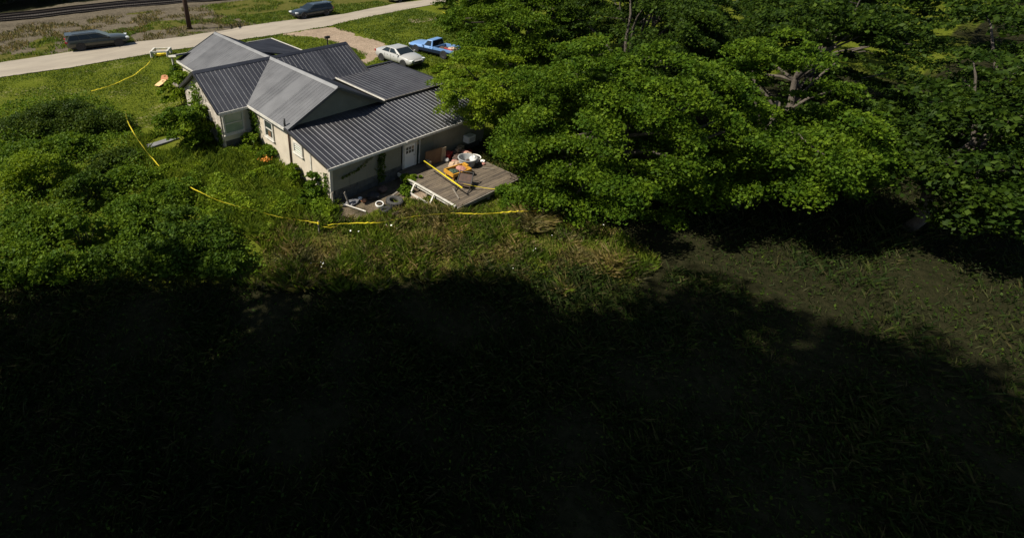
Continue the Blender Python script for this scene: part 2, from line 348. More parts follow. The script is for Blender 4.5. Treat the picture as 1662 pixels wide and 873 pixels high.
# road
M['road'] = mat('worn_asphalt', (.34, .295, .23), .9, var=(.25, .215, .17), vscale=.5, bump=.15, bscale=18, stretch=(.5, 1.6, 1), detail=10)
m = MB(); vs_ = []; 
for i in range(NR):
    a, c = rf[i], rn[i]
    for k in range(5):
        q = a+(c-a)*k/4; vs_.append((q[0], q[1], float(hgt(q[1]))+.05+.03*math.sin(math.pi*k/4)))
m.add(vs_, [(i*5+k, i*5+k+1, (i+1)*5+k+1, (i+1)*5+k) for i in range(NR-1) for k in range(4)])
o = m.build('road', M['road'], smooth=True); o['kind'] = 'structure'

# ------------------------------------------------------------------ the house
OV = .242; W_, D1, Z1, Z2, ZR, VM, UL, UR, VF = 5.977, 3.718, 2.231, 2.935, 4.50, 11.068, -2.092, 8.876, 19.913
URR = 11.35
house = thing('house', 'white single-storey house with charcoal ribbed metal roofs beside the deck', 'house', (0, 0, 0))
def clip(P, s0, s1):
    for sgn, lim in ((1, s0), (-1, -s1)):
        out = []
        for i in range(len(P)):
            a, c = P[i], P[(i+1) % len(P)]; da, dc = sgn*a[0]-lim, sgn*c[0]-lim
            if da >= 0: out.append(a)
            if (da < 0) != (dc < 0):
                k = da/(da-dc); out.append((a[0]+(c[0]-a[0])*k, a[1]+(c[1]-a[1])*k))
        P = out
        if not P: break
    return P
def trange(P, s):
    ts = []
    for i in range(len(P)):
        a, c = P[i], P[(i+1) % len(P)]
        if (a[0] <= s < c[0]) or (c[0] <= s < a[0]): ts.append(a[1]+(c[1]-a[1])*(s-a[0])/(c[0]-a[0]))
    return (min(ts), max(ts)) if len(ts) >= 2 else None
RIB = .28
def slope(pts, es, rib=RIB, ribh=.006, label=None):
    """pts: corner points of a flat roof plane in 3-D, es: eave direction; sheets of four ribs each"""
    P3 = [Vector(q) for q in pts]; es = Vector(es).normalized(); n = Vector((0, 0, 0))
    for i in range(len(P3)): n += P3[i].cross(P3[(i+1) % len(P3)])
    n.normalize()
    if n.z < 0: n = -n; P3 = P3[::-1]
    et = n.cross(es).normalized(); O = P3[0]
    P2 = [((q-O).dot(es), (q-O).dot(et)) for q in P3]
    if sum(P2[i][0]*P2[(i+1) % len(P2)][1]-P2[(i+1) % len(P2)][0]*P2[i][1] for i in range(len(P2))) < 0: P2 = P2[::-1]
    to3 = lambda s, t_, h=0: O+es*s+et*t_+n*h
    base = MB().poly([to3(*q, -.035) for q in P2], n, .05).build('roof_slope', M['roof'], house)
    s0, s1 = min(q[0] for q in P2), max(q[0] for q in P2); k = 0; sw = rib*4
    while s0+k*sw < s1-.02:
        a, c = s0+k*sw+.003, min(s0+(k+1)*sw, s1)-.003; k += 1
        Q = clip(P2, a, c)
        if len(Q) < 3: continue
        dz = random.uniform(-.003, .003)
        mb = MB().poly([to3(*q, dz) for q in Q], n, .02)
        for j in range(4):
            s = a+rib*(j+.5)
            if s > c-.03: break
            tr = trange(P2, s)
            if not tr or tr[1]-tr[0] < .1: continue
            t0, t1 = tr[0]+.004, tr[1]-.004; hw = .022 if ribh > .015 else .016
            mb.add([to3(s-hw, t0, dz), to3(s+hw, t0, dz), to3(s+.009, t0, ribh), to3(s-.009, t0, ribh), to3(s-hw, t1, dz), to3(s+hw, t1, dz), to3(s+.009, t1, ribh), to3(s-.009, t1, ribh)],
                   [(0, 1, 2, 3), (7, 6, 5, 4), (1, 5, 6, 2), (3, 2, 6, 7), (0, 3, 7, 4)])
        mb.build('roof_sheet', M['roof'], base)
    return base
mid = W_/2
slope([(-OV, D1-OV, Z2), (-OV, VF, Z2), (mid, VF, ZR), (mid, D1-OV, ZR)], (0, 1, 0))                    # main left
slope([(W_+OV, D1-OV, Z2), (W_+OV, VF, Z2), (mid, VF, ZR), (mid, D1-OV, ZR)], (0, 1, 0))                # main right
slope([(UL, VM-3.0, 2.877), (UL, VM, ZR), (mid, VM, ZR), (-OV, VM-3.0, 2.877)], (1, 0, 0))              # left wing, towards the back
slope([(UL, VM+3.0, 2.877), (UL, VM, ZR), (mid, VM, ZR), (-OV, VM+3.0, 2.877)], (1, 0, 0))
slope([(W_-.2, VM-2.6, 3.08), (UR, VM-2.6, 3.08), (UR, VM, ZR), (mid, VM, ZR)], (1, 0, 0))              # right wing
slope([(W_-.2, VM+2.6, 3.08), (UR, VM+2.6, 3.08), (UR, VM, ZR), (mid, VM, ZR)], (1, 0, 0))
slope([(-OV, -OV, Z1), (URR, -OV, Z1), (URR, D1, Z2), (-OV, D1, Z2)], (1, 0, 0), ribh=.017)             # lean-to
slope([(W_+.32, D1-.2, 3.03), (URR+.15, D1-.2, 3.03), (URR+.15, 9.0, 3.12), (W_+.32, 9.0, 3.12)], (1, 0, 0), ribh=.010)  # low roof on the right
PZ = 2.98
slope([(-.3, 21.46, PZ), (8.36, 21.46, PZ), (6.45, 19.55, 3.445), (-.3, 19.55, 3.445)], (1, 0, 0))           # porch, front
slope([(8.36, 21.46, PZ), (8.36, 14.2, PZ), (3.8, 14.2, 4.09), (3.8, 16.9, 4.09)], (0, 1, 0))
def cap(a, b_, nm='ridge_cap', wd=.34):
    a, b_ = Vector(a), Vector(b_); d = (b_-a).normalized(); y_ = Vector((0, 0, 1)).cross(d).normalized(); mb = MB()
    pr = [(-wd/2, -.085), (-.03, .055), (.03, .055), (wd/2, -.085), (wd/2, -.10), (0, .02), (-wd/2, -.10)]
    ring = [[q+y_*u_+Vector((0, 0, 1))*z_ for u_, z_ in pr] for q in (a, b_)]
    k = len(pr); mb.add(ring[0]+ring[1], [(i, (i+1) % k, (i+1) % k+k, i+k) for i in range(k)]+[tuple(range(k-1, -1, -1)), tuple(range(k, 2*k))])
    return mb.build(nm, M['roof'], house)
cap((mid, D1-OV-.02, ZR+.02), (mid, VF+.02, ZR+.02)); cap((UL-.02, VM, ZR+.02), (UR+.02, VM, ZR+.02))
MB().bar((W_+.3, 9.05, 3.17), (URR+.15, 9.05, 3.17), .22, .06).build('ridge_cap', M['roof'], house)
# rake trims in dark metal, pale trims along eaves
def trim(a, b_, mt='trim', nm='fascia', wd=.05, ht=.14): return MB().bar(a, b_, wd, ht).build(nm, M[mt], house)
trim((UL-.03, VM, ZR-.02), (UL-.03, VM-3.05, 2.84), 'roof', 'rake_trim', .05, .16); trim((UL-.03, VM, ZR-.02), (UL-.03, VM+3.05, 2.84), 'roof', 'rake_trim', .05, .16)
trim((UR+.03, VM, ZR-.02), (UR+.03, VM-2.65, 3.05), 'roof', 'rake_trim', .05, .16); trim((UR+.03, VM, ZR-.02), (UR+.03, VM+2.65, 3.05), 'roof', 'rake_trim', .05, .16)
trim((-OV, D1-OV-.03, Z2-.03), (mid, D1-OV-.03, ZR-.03), 'roof', 'rake_trim', .05, .14); trim((W_+OV, D1-OV-.03, Z2-.03), (mid, D1-OV-.03, ZR-.03), 'roof', 'rake_trim', .05, .14)
trim((-OV, VF+.03, Z2-.03), (mid, VF+.03, ZR-.03), 'roof', 'rake_trim', .05, .14); trim((W_+OV, VF+.03, Z2-.03), (mid, VF+.03, ZR-.03), 'roof', 'rake_trim', .05, .14)
trim((-OV-.04, -OV-.03, Z1-.02), (-OV-.04, D1+.03, Z2-.02), 'roof', 'rake_trim', .07, .13)
trim((-OV-.04, D1+.1, Z2-.06), (-OV-.04, VM-3.0, Z2-.06)); trim((UL-.02, VM-3.05, 2.81), (-OV-.04, VM-3.05, 2.81)); trim((-OV-.04, VM+3, Z2-.06), (-OV-.04, VF, Z2-.06))
trim((-OV-.08, -OV-.05, Z1-.07), (4.6, -OV-.05, Z1-.07)); trim((4.62, -OV-.06, Z1-.05), (URR, -OV-.06, Z1-.05))
MB().box((4.61, -OV-.07, Z1-.10), (.06, .08, .18)).build('gutter_joint', M['trim'], house)
trim((W_+.27, D1-.22, 3.03), (W_+.27, 9.0, 3.12), 'trim', 'flashing', .05, .08); trim((W_+.3, D1-.24, 3.02), (URR+.15, D1-.24, 3.02), 'wood', 'fascia', .04, .07)
trim((-.34, 21.46, PZ-.03), (-.34, 19.6, 3.36)); trim((-.3, 21.5, PZ-.06), (8.4, 21.5, PZ-.06)); trim((8.41, 21.46, PZ-.03), (8.41, 14.2, PZ-.03))
# walls
def wall(pts, n, mt, nm='wall', th=.12): return MB().poly(pts, n, th).build(nm, M[mt], house)
def panels(u0, u1, v, zb, ztop, step, mt):         # rear wall in separate panels
    k = 0; n_ = max(1, int(round((u1-u0)/step))); st = (u1-u0)/n_
    for i in range(n_):
        a, c = u0+i*st+.004, u0+(i+1)*st-.004
        MB().box(((a+c)/2, v+.06+random.uniform(-.004, .004), (zb+ztop)/2), (c-a, .10, ztop-zb)).build('wall_panel', M[mt], house)
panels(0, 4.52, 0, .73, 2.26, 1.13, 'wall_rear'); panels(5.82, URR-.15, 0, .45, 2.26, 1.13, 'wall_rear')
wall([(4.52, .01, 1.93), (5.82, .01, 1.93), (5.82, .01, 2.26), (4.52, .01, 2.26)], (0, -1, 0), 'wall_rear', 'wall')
def lap_wall(a, b_, zb, zts, n, mt, lap=.19):      # horizontal lap boards between two wall ends; zts = top at each end
    a, b_ = Vector((*a, 0)), Vector((*b_, 0)); n = Vector((*n, 0)); z = zb
    top = max(zts); root = MB().poly([a-n*.02+Vector((0, 0, zb)), b_-n*.02+Vector((0, 0, zb)), b_-n*.02+Vector((0, 0, zts[1])), a-n*.02+Vector((0, 0, zts[0]))], n, .10).build('wall', M[mt], house)
    while z < top-.02:
        za, zb_ = min(z+lap, zts[0]), min(z+lap, zts[1])
        if za > z+.01 or zb_ > z+.01:
            za, zb_ = max(za, z+.004), max(zb_, z+.004)
            pts = [a+n*.022+Vector((0, 0, z)), b_+n*.022+Vector((0, 0, z)), b_+n*.006+Vector((0, 0, zb_)), a+n*.006+Vector((0, 0, za))]
            MB().poly(pts, n, .02).build('siding_board', M[mt], root)
        z += lap
    return root
wall([(0, 0, .3), (0, D1, .3), (0, D1, Z2-.04), (0, 0, Z1-.02)], (-1, 0, 0), 'wall')
wall([(-.004, D1+.004, .3), (-.004, 8.2, .3), (-.004, 8.2, Z2), (-.004, D1+.004, Z2)], (-1, 0, 0), 'wall')
MB().box((-.02, 1.75, 1.4), (.05, .09, 1.75)).build('corner_board', M['whitewood'], house)
MB().box((-.02, .02, 1.3), (.06, .07, 1.85)).build('corner_board', M['whitewood'], house)
lap_wall((-1.86, 8.32), (-.01, 8.32), 1.0, (2.86, 2.86), (0, -1), 'wall')
lap_wall((-1.9, 13.8), (-1.9, 8.33), .55, (2.86, 2.86), (-1, 0), 'peel')
wall([(-1.87, 8.30, 2.84), (-1.87, 13.84, 2.84), (-1.87, VM, 4.36)], (-1, 0, 0), 'peel', 'gable')
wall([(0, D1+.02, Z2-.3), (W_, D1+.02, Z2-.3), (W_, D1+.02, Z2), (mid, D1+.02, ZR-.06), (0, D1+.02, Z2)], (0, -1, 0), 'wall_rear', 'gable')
wall([(0, 13.8, .4), (0, VF-.1, .4), (0, VF-.1, Z2), (0, 13.8, Z2)], (-1, 0, 0), 'wall')
wall([(0, VF-.12, .4), (W_, VF-.12, .4), (W_, VF-.12, Z2), (mid, VF-.12, ZR-.08), (0, VF-.12, Z2)], (0, 1, 0), 'wall')
wall([(W_, D1, .3), (W_, VF-.2, .3), (W_, VF-.2, Z2), (W_, D1, Z2)], (1, 0, 0), 'wall')
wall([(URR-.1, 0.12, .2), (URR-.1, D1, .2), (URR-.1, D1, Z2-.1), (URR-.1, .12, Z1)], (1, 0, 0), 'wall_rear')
wall([(URR-.1, D1, .2), (URR-.1, 9.0, .2), (URR-.1, 9.0, 3.0), (URR-.1, D1, 3.0)], (1, 0, 0), 'wall'); wall([(W_, 8.98, .2), (URR-.1, 8.98, .2), (URR-.1, 8.98, 3.0), (W_, 8.98, 3.0)], (0, 1, 0), 'wall')
wall([(UR-.25, VM-2.4, .3), (UR-.25, VM+2.4, .3), (UR-.25, VM+2.4, 3.1), (UR-.25, VM, 4.3), (UR-.25, VM-2.4, 3.1)], (1, 0, 0), 'wall', 'gable')
# foundation blocks under the rear wall
fr = MB().box((5.5, .16, .30), (11.0, .1, .9)).build('foundation', M['found'], house)
bk = MB().box((0, 0, 0), (.44, .06, .2)).mesh('foundation_block')
for r_ in range(4):
    for i in range(10):
        o = obj('foundation_block', bk, M['found'], fr); o.location = (.25+i*.46+(.23 if r_ % 2 else 0), .085+random.uniform(-.012, .012), -.02+r_*.212)
wall([(.03, .2, -.1), (.03, 8.2, -.1), (.03, 8.2, .9), (.03, .2, .9)], (-1, 0, 0), 'found', 'foundation')
wall([(-1.8, 8.38, 0), (-.05, 8.38, 0), (-.05, 8.38, 1.0), (-1.8, 8.38, 1.0)], (0, -1, 0), 'found', 'foundation')
# windows
def window(c, wd, ht, n, pane='glass', fr=.10, extra=True):
    n = Vector((*n, 0)); e = Vector((-n.y, n.x, 0)); c = Vector(c); rt = Matrix((e, n, Vector((0, 0, 1)))).transposed()
    f = MB()
    for s in (-1, 1): f.box(c+e*s*(wd/2-fr/2)+n*.035, (fr, .09, ht), M=rt)
    for s in (-1, 1): f.box(c+Vector((0, 0, s*(ht/2-fr/2)))+n*.035, (wd-2*fr, .088, fr), M=rt)
    o = f.build('window', M['trim'], house)
    MB().box(c+n*.012, (wd-2*fr, .02, ht-2*fr), M=rt).build('pane', M[pane], o)
    MB().box(c+n*.03, (wd-2*fr, .05, .05), M=rt).build('sash_rail', M['trim'], o)
    MB().box(c+Vector((0, 0, -ht/2-.03))+n*.06, (wd+.08, .13, .05), M=rt).build('sill', M['trim'], o)
    return o
window((-1.18, 8.295, 2.04), 1.28, 1.32, (0, -1), 'curtain')
wn = window((-.004, 6.08, 2.03), 1.02, 1.12, (-1, 0), 'glass')
MB().box((-.018, 6.1, 1.72), (.03, .34, .36)).build('curtain', M['ply'], wn)
wn = window((0, 2.92, 2.0), .92, .62, (-1, 0), 'curtain')
for k in (-.12, 0, .12): MB().box((-.034, 2.92, 2.0+k), (.02, .7, .035)).build('blind_slat', M['white'], wn)
window((-1.925, 10.3, 1.9), 1.15, 1.15, (-1, 0), 'glass')
window((-.01, 15.6, 1.95), 1.1, 1.1, (-1, 0), 'glass')
# back door
dr = MB().box((5.10, -.01, 1.165), (.74, .05, 1.37)).build('door', M['white'], house)
f = MB()
for u_ in (4.66, 5.54): f.box((u_, -.02, 1.18), (.11, .09, 1.40))
f.box((5.10, -.02, 1.90), (.99, .09, .09)); f.build('door_frame', M['trim'], dr)
for i in range(3):
    for k in range(2): MB().box((4.90+i*.2, -.037, 1.42+k*.2), (.15, .02, .16)).build('pane', M['glass'], dr)
MB().box((5.68, -.02, 1.2), (.16, .05, 1.36)).build('storm_door_edge', M['glass'], dr)
MB().box((5.79, -.03, 1.2), (.06, .08, 1.42)).build('storm_door_frame', M['trim'], dr)
MB().lathe([(0, 0), (.03, 0), (.035, -.03), (.02, -.06), (0, -.06)], 10, (5.40, -.04, 1.15), 'Y').build('handle', M['alloy'], dr)
MB().box((6.02, -.04, 1.95), (.10, .10, .12)).build('wall_lamp', M['darkmetal'], house)
# downpipe and stove pipe
MB().tube([(-.12, 3.78, 2.72), (-.07, 3.78, 2.5), (-.06, 3.78, .5)], .045).build('downpipe', M['rustpipe'], house, smooth=True)
MB().tube([(-.16, 3.92, 2.7), (-.16, 3.92, 3.38)], .055, 10).build('vent_pipe', M['darkmetal'], house, smooth=True)
MB().tube([(6.3, 9.4, 3.2), (6.3, 9.4, 3.3)], .06).build('vent_pipe', M['trim'], house, smooth=True)
for u_ in (-.15, 2.5, 5.5, 8.2):
    MB().box((u_, 21.3, 1.85), (.13, .13, 2.15)).build('porch_post', M['trim'], house)
MB().box((3.8, 20.6, .82), (8.6, 1.7, .2)).build('porch_floor', M['wood'], house)


# ------------------------------------------------------------------ vegetation helpers
def unit(v): return v/np.maximum(np.linalg.norm(v, axis=1, keepdims=True), 1e-9)
def leaf_quads(C, size, up=.6, aspect=.62, rg=rng):
    n = len(C); nr = unit(rg.normal(size=(n, 3))*(1-up)+np.array([-.25*up, 0, up]))
    a = unit(np.cross(nr, rg.normal(size=(n, 3)))); b_ = np.cross(nr, a)
    s = size*(.5+1.1*rg.random((n, 1))**1.3)
    P = np.stack([C-a*s*.5, C+b_*s*aspect*.5-nr*s*.08, C+a*s*.5, C-b_*s*aspect*.5-nr*s*.08], 1)
    return P.reshape(-1, 3)
def clump_pts(c, r, n, rg=rng, shell=.55):
    d = unit(rg.normal(size=(n, 3))); d[:, 2] = np.where(d[:, 2] < -.35, -d[:, 2], d[:, 2])
    rad = shell+(1-shell)*rg.random((n, 1))
    return c+d*rad*r
def crown(center, R, nclump, per, cr, rg, lo=-.75, hollow=.45, gap=.15):
    """leaf points of a crown: loose sprays of unequal size spread through an ellipsoid, with gaps between boughs"""
    cs = []; out = []; f = rg.normal(size=(5, 3)); f /= np.linalg.norm(f, axis=1, keepdims=True); ph = rg.random(5)*6.28; fr = rg.uniform(2.2, 5.0, 5)
    tries = 0
    while len(cs) < nclump and tries < nclump*30:
        tries += 1
        d = rg.normal(size=3); d /= np.linalg.norm(d)
        if d[2] < lo: continue
        q = hollow+(1-hollow)*rg.random()**.55
        p = d*q
        g = np.sum(np.sin((f@p)*fr+ph))
        if g < gap and rg.random() < .88: continue              # open gap
        cs.append(np.array(center)+p*np.array(R)*(1+.10*g*.5))
    for c in cs:
        k = .35+1.0*rg.random()**1.5; rr = np.array([cr*k*rg.uniform(.8, 1.5), cr*k*rg.uniform(.8, 1.5), cr*k*rg.uniform(.26, .55)])
        p = clump_pts(np.zeros(3), rr, int(per*k*k*1.25)+6, rg, .25)
        an = rg.random()*6.28; ca, sa = math.cos(an), math.sin(an); p[:, :2] = p[:, :2]@np.array([[ca, -sa], [sa, ca]])
        rel = c-np.array(center); hz = np.hypot(rel[0], rel[1])
        droop = .35*hz/max(R[0], .1)*rg.uniform(.3, 1.5)           # outer sprays hang outwards
        if hz > .01: p[:, 2] -= droop*(p[:, 0]*rel[0]+p[:, 1]*rel[1])/hz
        out.append(c+p)
    return np.vstack(out), cs
def limb_path(a, b_, rg, n=5, sag=.1):
    a, b_ = np.array(a, float), np.array(b_, float); L_ = np.linalg.norm(b_-a)
    P = [a+(b_-a)*t_+np.array([0, 0, math.sin(math.pi*t_)*L_*sag])+rg.normal(size=3)*L_*.03*(0 < t_ < 1) for t_ in np.linspace(0, 1, n)]
    return P
def tree(name, label, cat, base, H, R, cz, nclump, per, cr, leaf, mt, seed, trunk_r=.22, group=None, nlimb=14, off=(0, 0), bark='bark', lo=-.75, hollow=.45, up=.6, gap=.15):
    rg = np.random.default_rng(seed); x_, y_ = base; z_ = float(hgt(y_))
    t_ = thing(name, label, cat, (x_, y_, z_), group=group)
    P, cs = crown((off[0], off[1], cz), R, nclump, per, cr, rg, lo, hollow, gap)
    P = P[P[:, 2] > .12]
    obj('crown', np_mesh('crown', leaf_quads(P, leaf, up, rg=rg), 4), M[mt], t_)
    tr = MB(); top = np.array([off[0]*.6, off[1]*.6, cz+.35*R[2]])
    tp = limb_path((0, 0, -.15), top, rg, 7, 0); tr.tube(tp, list(np.linspace(trunk_r, trunk_r*.3, 7)), 9)
    order = rg.permutation(len(cs))[:nlimb]
    for i in order:
        f_ = rg.uniform(.35, .85); st = np.array(tp[int(f_*6)]); lp = limb_path(st, cs[i], rg, 5, .08)
        tr.tube(lp, list(np.linspace(trunk_r*.38, trunk_r*.08, 5)), 6)
    tr.build('trunk', M[bark], t_, smooth=True)
    return t_
def shrub(px, py, r, h, leaf, mt, label, seed, n=2600, group='shrubs of the thicket', name='shrub', cat='shrub', loc=None, nst=7, up=.42, ncl=None):
    rg = np.random.default_rng(seed); g_ = at(px, py) if loc is None else np.array([*loc, float(hgt(loc[1]))])
    t_ = thing(name, label, cat, (g_[0], g_[1], g_[2]), group=group)
    ncl = ncl or max(16, int(34*r)); per = 1.9*n/ncl
    P, cs = crown((0, 0, h*.42), (r, r, h*.58), ncl, per, r*.34, rg, -.5, .25)
    P = P[P[:, 2] > .03]
    obj('foliage', np_mesh('foliage', leaf_quads(P, leaf, up, rg=rg), 4), M[mt], t_)
    st = MB()
    for i in range(min(nst, len(cs))): st.tube(limb_path((rg.normal()*.1, rg.normal()*.1, -.1), cs[i], rg, 4, .05), [.03, .022, .015, .006], 5)
    st.build('stem', M['stem'], t_)
    return t_
def blades(x_, y_, hh, wd, lean=.35, z=None, rg=rng):
    n = len(x_); z0 = (hgt(y_)-.03 if z is None else z)
    a = rg.random(n)*2*np.pi; B = np.c_[x_, y_, z0]; d = np.c_[np.cos(a), np.sin(a), np.zeros(n)]*wd[:, None]*.5
    la = rg.random(n)*2*np.pi; ll = (lean*hh*(.3+rg.random(n)))
    tip = B+np.c_[np.cos(la)*ll, np.sin(la)*ll, hh]; mid_ = B+np.c_[np.cos(la)*ll*.35, np.sin(la)*ll*.35, hh*.6]
    return np.stack([B-d, B+d, mid_+d*.7, tip], 1).reshape(-1, 3), mid_
def scatter(x0, x1, y0, y1, n, rg=rng): return rg.uniform(x0, x1, n), rg.uniform(y0, y1, n)
def stuff(name, V, mt, per=4):
    o = obj(name, np_mesh(name, V, per), M[mt]); o['kind'] = 'stuff'; return o
HOUSE = np.array([(-2.0, 8.2), (-.05, 8.2), (-.05, .0), (11.4, 0), (11.4, 9), (9, 9), (9, 14), (8.4, 21.6), (-.4, 21.6), (-.2, 14), (-2, 14)])
DECKP = np.array([(4.2, .1), (4.2, -4.6), (8.95, -4.6), (8.95, .1)])
def free(x_, y_, road=True):
    ok = ~inpoly(x_, y_, HOUSE) & ~inpoly(x_, y_, DECKP)
    if road: ok &= ~inpoly(x_, y_, ROADW)
    return ok
def depth(x_, y_): return (x_-CAM[0])*_fw[0]+(y_-CAM[1])*_fw[1]
def sideways(x_, y_): return (x_-CAM[0])*_rt[0]+(y_-CAM[1])*_rt[1]

# ------------------------------------------------------------------ grass and weeds (nobody could count these)
WEEDS = np.array(wpoly([(300, 215), (350, 222), (405, 228), (440, 225), (470, 262), (535, 318), (552, 340), (548, 366), (470, 362), (420, 395), (330, 350), (270, 310), (215, 262), (212, 215), (240, 205)]))
THICK = np.array(wpoly([(-150, 170), (0, 168), (60, 158), (150, 158), (205, 185), (235, 255), (300, 325), (395, 380), (425, 443), (420, 458), (-150, 458)]))
# lawn: short mown blades
x_, y_ = scatter(-26, 34, -8, 44, 460000); d_ = vnoise(x_, y_, 1.3, 31)
ok = free(x_, y_) & ~inpoly(x_, y_, DRIVE) & ~inpoly(x_, y_, TALL) & ~inpoly(x_, y_, WEEDS) & ~inpoly(x_, y_, THICK) & ~inpoly(x_, y_, dirtpatch) & (depth(x_, y_) > 16) & ~((x_ > 9.5) & (y_ < -.5)) & ~((x_ > 4.5) & (y_ < -6)) & (rng.random(len(x_)) < .35+.75*d_)
ok &= ~((x_ < 14) & inpoly(x_, y_, VERGE) & (vnoise(x_, y_, 3, 33) < .62))
ok &= (y_ < 44-.15*(x_))
x_, y_ = x_[ok], y_[ok]; n_ = len(x_); far = np.clip(depth(x_, y_)/30, .7, 2)
V, _ = blades(x_, y_, (.05+.07*rng.random(n_))*far, (.035+.03*rng.random(n_))*far, .8); stuff('lawn_grass', V, 'grass_lush')
# tall dry grass in the foreground
x_, y_ = scatter(-10, 14, -16, 4, 260000); d_ = vnoise(x_, y_, 1.1, 41); e_ = vnoise(x_, y_, 2.7, 42)
ok = free(x_, y_) & inpoly(x_+(d_-.5)*1.5, y_+(e_-.5)*1.5, TALL) & ~inpoly(x_, y_, THICK) & (rng.random(len(x_)) < .3+.9*d_)
x_, y_, d_, e_ = x_[ok], y_[ok], d_[ok], e_[ok]; n_ = len(x_); gsel = .45*e_+.55*vnoise(x_, y_, .7, 43)+.5*(rng.random(n_)-.5) > .56
hh = (.16+.42*d_)*(.5+.7*rng.random(n_))
V, _ = blades(x_[~gsel], y_[~gsel], hh[~gsel], .022+.02*rng.random((~gsel).sum()), .9); stuff('tall_dry_grass', V, 'grass_dry')
V, _ = blades(x_[gsel], y_[gsel], hh[gsel]*1.1, .03+.03*rng.random(gsel.sum()), .6); stuff('tall_green_grass', V, 'grass_lush')
x_, y_ = scatter(0, 11, -7, -.8, 26000); d_ = vnoise(x_, y_, .8, 47)
ok = free(x_, y_) & ~inpoly(x_, y_, TALL) & ~inpoly(x_, y_, dirtpatch) & ((y_ < -1.9) | (x_ > 9)) & (rng.random(len(x_)) < .25+d_); x_, y_, d_ = x_[ok], y_[ok], d_[ok]; n_ = len(x_); gs = rng.random(n_) < .6
hh = (.10+.22*d_)*(.5+.8*rng.random(n_))
V, _ = blades(x_[gs], y_[gs], hh[gs], .02+.02*rng.random(gs.sum()), .8); stuff('deckside_grass', V, 'grass_lush')
V, _ = blades(x_[~gs], y_[~gs], hh[~gs], .02+.02*rng.random((~gs).sum()), .9); stuff('deckside_dry_grass', V, 'grass_dry')
# leafy weeds between the house and the tape
x_, y_ = scatter(-8, 2, -4, 13, 150000); d_ = vnoise(x_, y_, .9, 51)
SLAB = at(265, 233); noslab = np.hypot(x_-SLAB[0]-.2, y_-SLAB[1]+.3) > 1.25
ok = free(x_, y_) & noslab & inpoly(x_+(d_-.5)*1.2, y_, WEEDS) & (rng.random(len(x_)) < .3+d_); x_, y_, d_ = x_[ok], y_[ok], d_[ok]; n_ = len(x_)
zz_ = hgt(y_)+(.05+.6*d_**1.6)*rng.random(n_)**.5
stuff('leafy_weeds', leaf_quads(np.c_[x_, y_, zz_], .13, .5), 'leaf_light')
x_, y_ = scatter(-8, 2, -4, 13, 22000); ok = free(x_, y_) & inpoly(x_, y_, WEEDS) & (np.hypot(x_-SLAB[0]-.2, y_-SLAB[1]+.3) > 1.25); x_, y_ = x_[ok], y_[ok]
V, _ = blades(x_, y_, .25+.4*rng.random(len(x_)), .025+.02*rng.random(len(x_)), .7); stuff('weed_grass', V, 'grass_lush')
# leafy ground layer of the thicket
x_, y_ = scatter(-26, -2, -8, 24, 120000); d_ = vnoise(x_, y_, 1.2, 61)
ok = free(x_, y_) & inpoly(x_+(d_-.5), y_, THICK); x_, y_, d_ = x_[ok], y_[ok], d_[ok]; n_ = len(x_)
stuff('thicket_undergrowth', leaf_quads(np.c_[x_, y_, hgt(y_)+(.1+1.0*d_)*rng.random(n_)], .13, .45), 'leaf_mid')
# rank dark undergrowth in the foreground and under the trees on the right
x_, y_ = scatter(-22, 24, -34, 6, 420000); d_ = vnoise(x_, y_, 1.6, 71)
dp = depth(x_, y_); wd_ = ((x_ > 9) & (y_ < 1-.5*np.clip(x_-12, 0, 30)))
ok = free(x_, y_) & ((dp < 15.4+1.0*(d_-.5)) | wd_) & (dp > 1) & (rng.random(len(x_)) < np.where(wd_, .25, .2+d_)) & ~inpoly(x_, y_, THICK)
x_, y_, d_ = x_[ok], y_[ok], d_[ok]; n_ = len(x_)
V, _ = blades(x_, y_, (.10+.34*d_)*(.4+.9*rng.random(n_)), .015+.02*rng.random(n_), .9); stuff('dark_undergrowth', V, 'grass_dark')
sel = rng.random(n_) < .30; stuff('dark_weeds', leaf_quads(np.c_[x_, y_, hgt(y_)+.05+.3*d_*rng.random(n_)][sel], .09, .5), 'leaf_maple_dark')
# dry weeds on the verge by the railway
x_, y_ = scatter(-22, 30, 34, 66, 60000); d_ = vnoise(x_, y_, 1.4, 81)
ok = inpoly(x_, y_, VERGE) & free(x_, y_) & ~inpoly(x_, y_, BALLAST) & (d_ > .45); x_, y_ = x_[ok], y_[ok]; n_ = len(x_)
gs = (vnoise(x_, y_, 6, 23) > .72) | (x_ > 13)
V, _ = blades(x_[~gs], y_[~gs], .15+.25*rng.random((~gs).sum()), .05+.05*rng.random((~gs).sum()), .8); stuff('verge_weeds', V, 'grass_dry')
V, _ = blades(x_[gs], y_[gs], .15+.2*rng.random(gs.sum()), .06+.05*rng.random(gs.sum()), .8); stuff('verge_grass', V, 'grass_lush')
# small white wildflowers
x_, y_ = scatter(-4, 10, -12, -3, 700); ok = inpoly(x_, y_, TALL) & (vnoise(x_, y_, .8, 91) > .86); x_, y_ = x_[ok], y_[ok]
stuff('white_wildflowers', leaf_quads(np.c_[x_, y_, .45+.25*rng.random(len(x_))], .06, .8, 1.), 'flower_w')

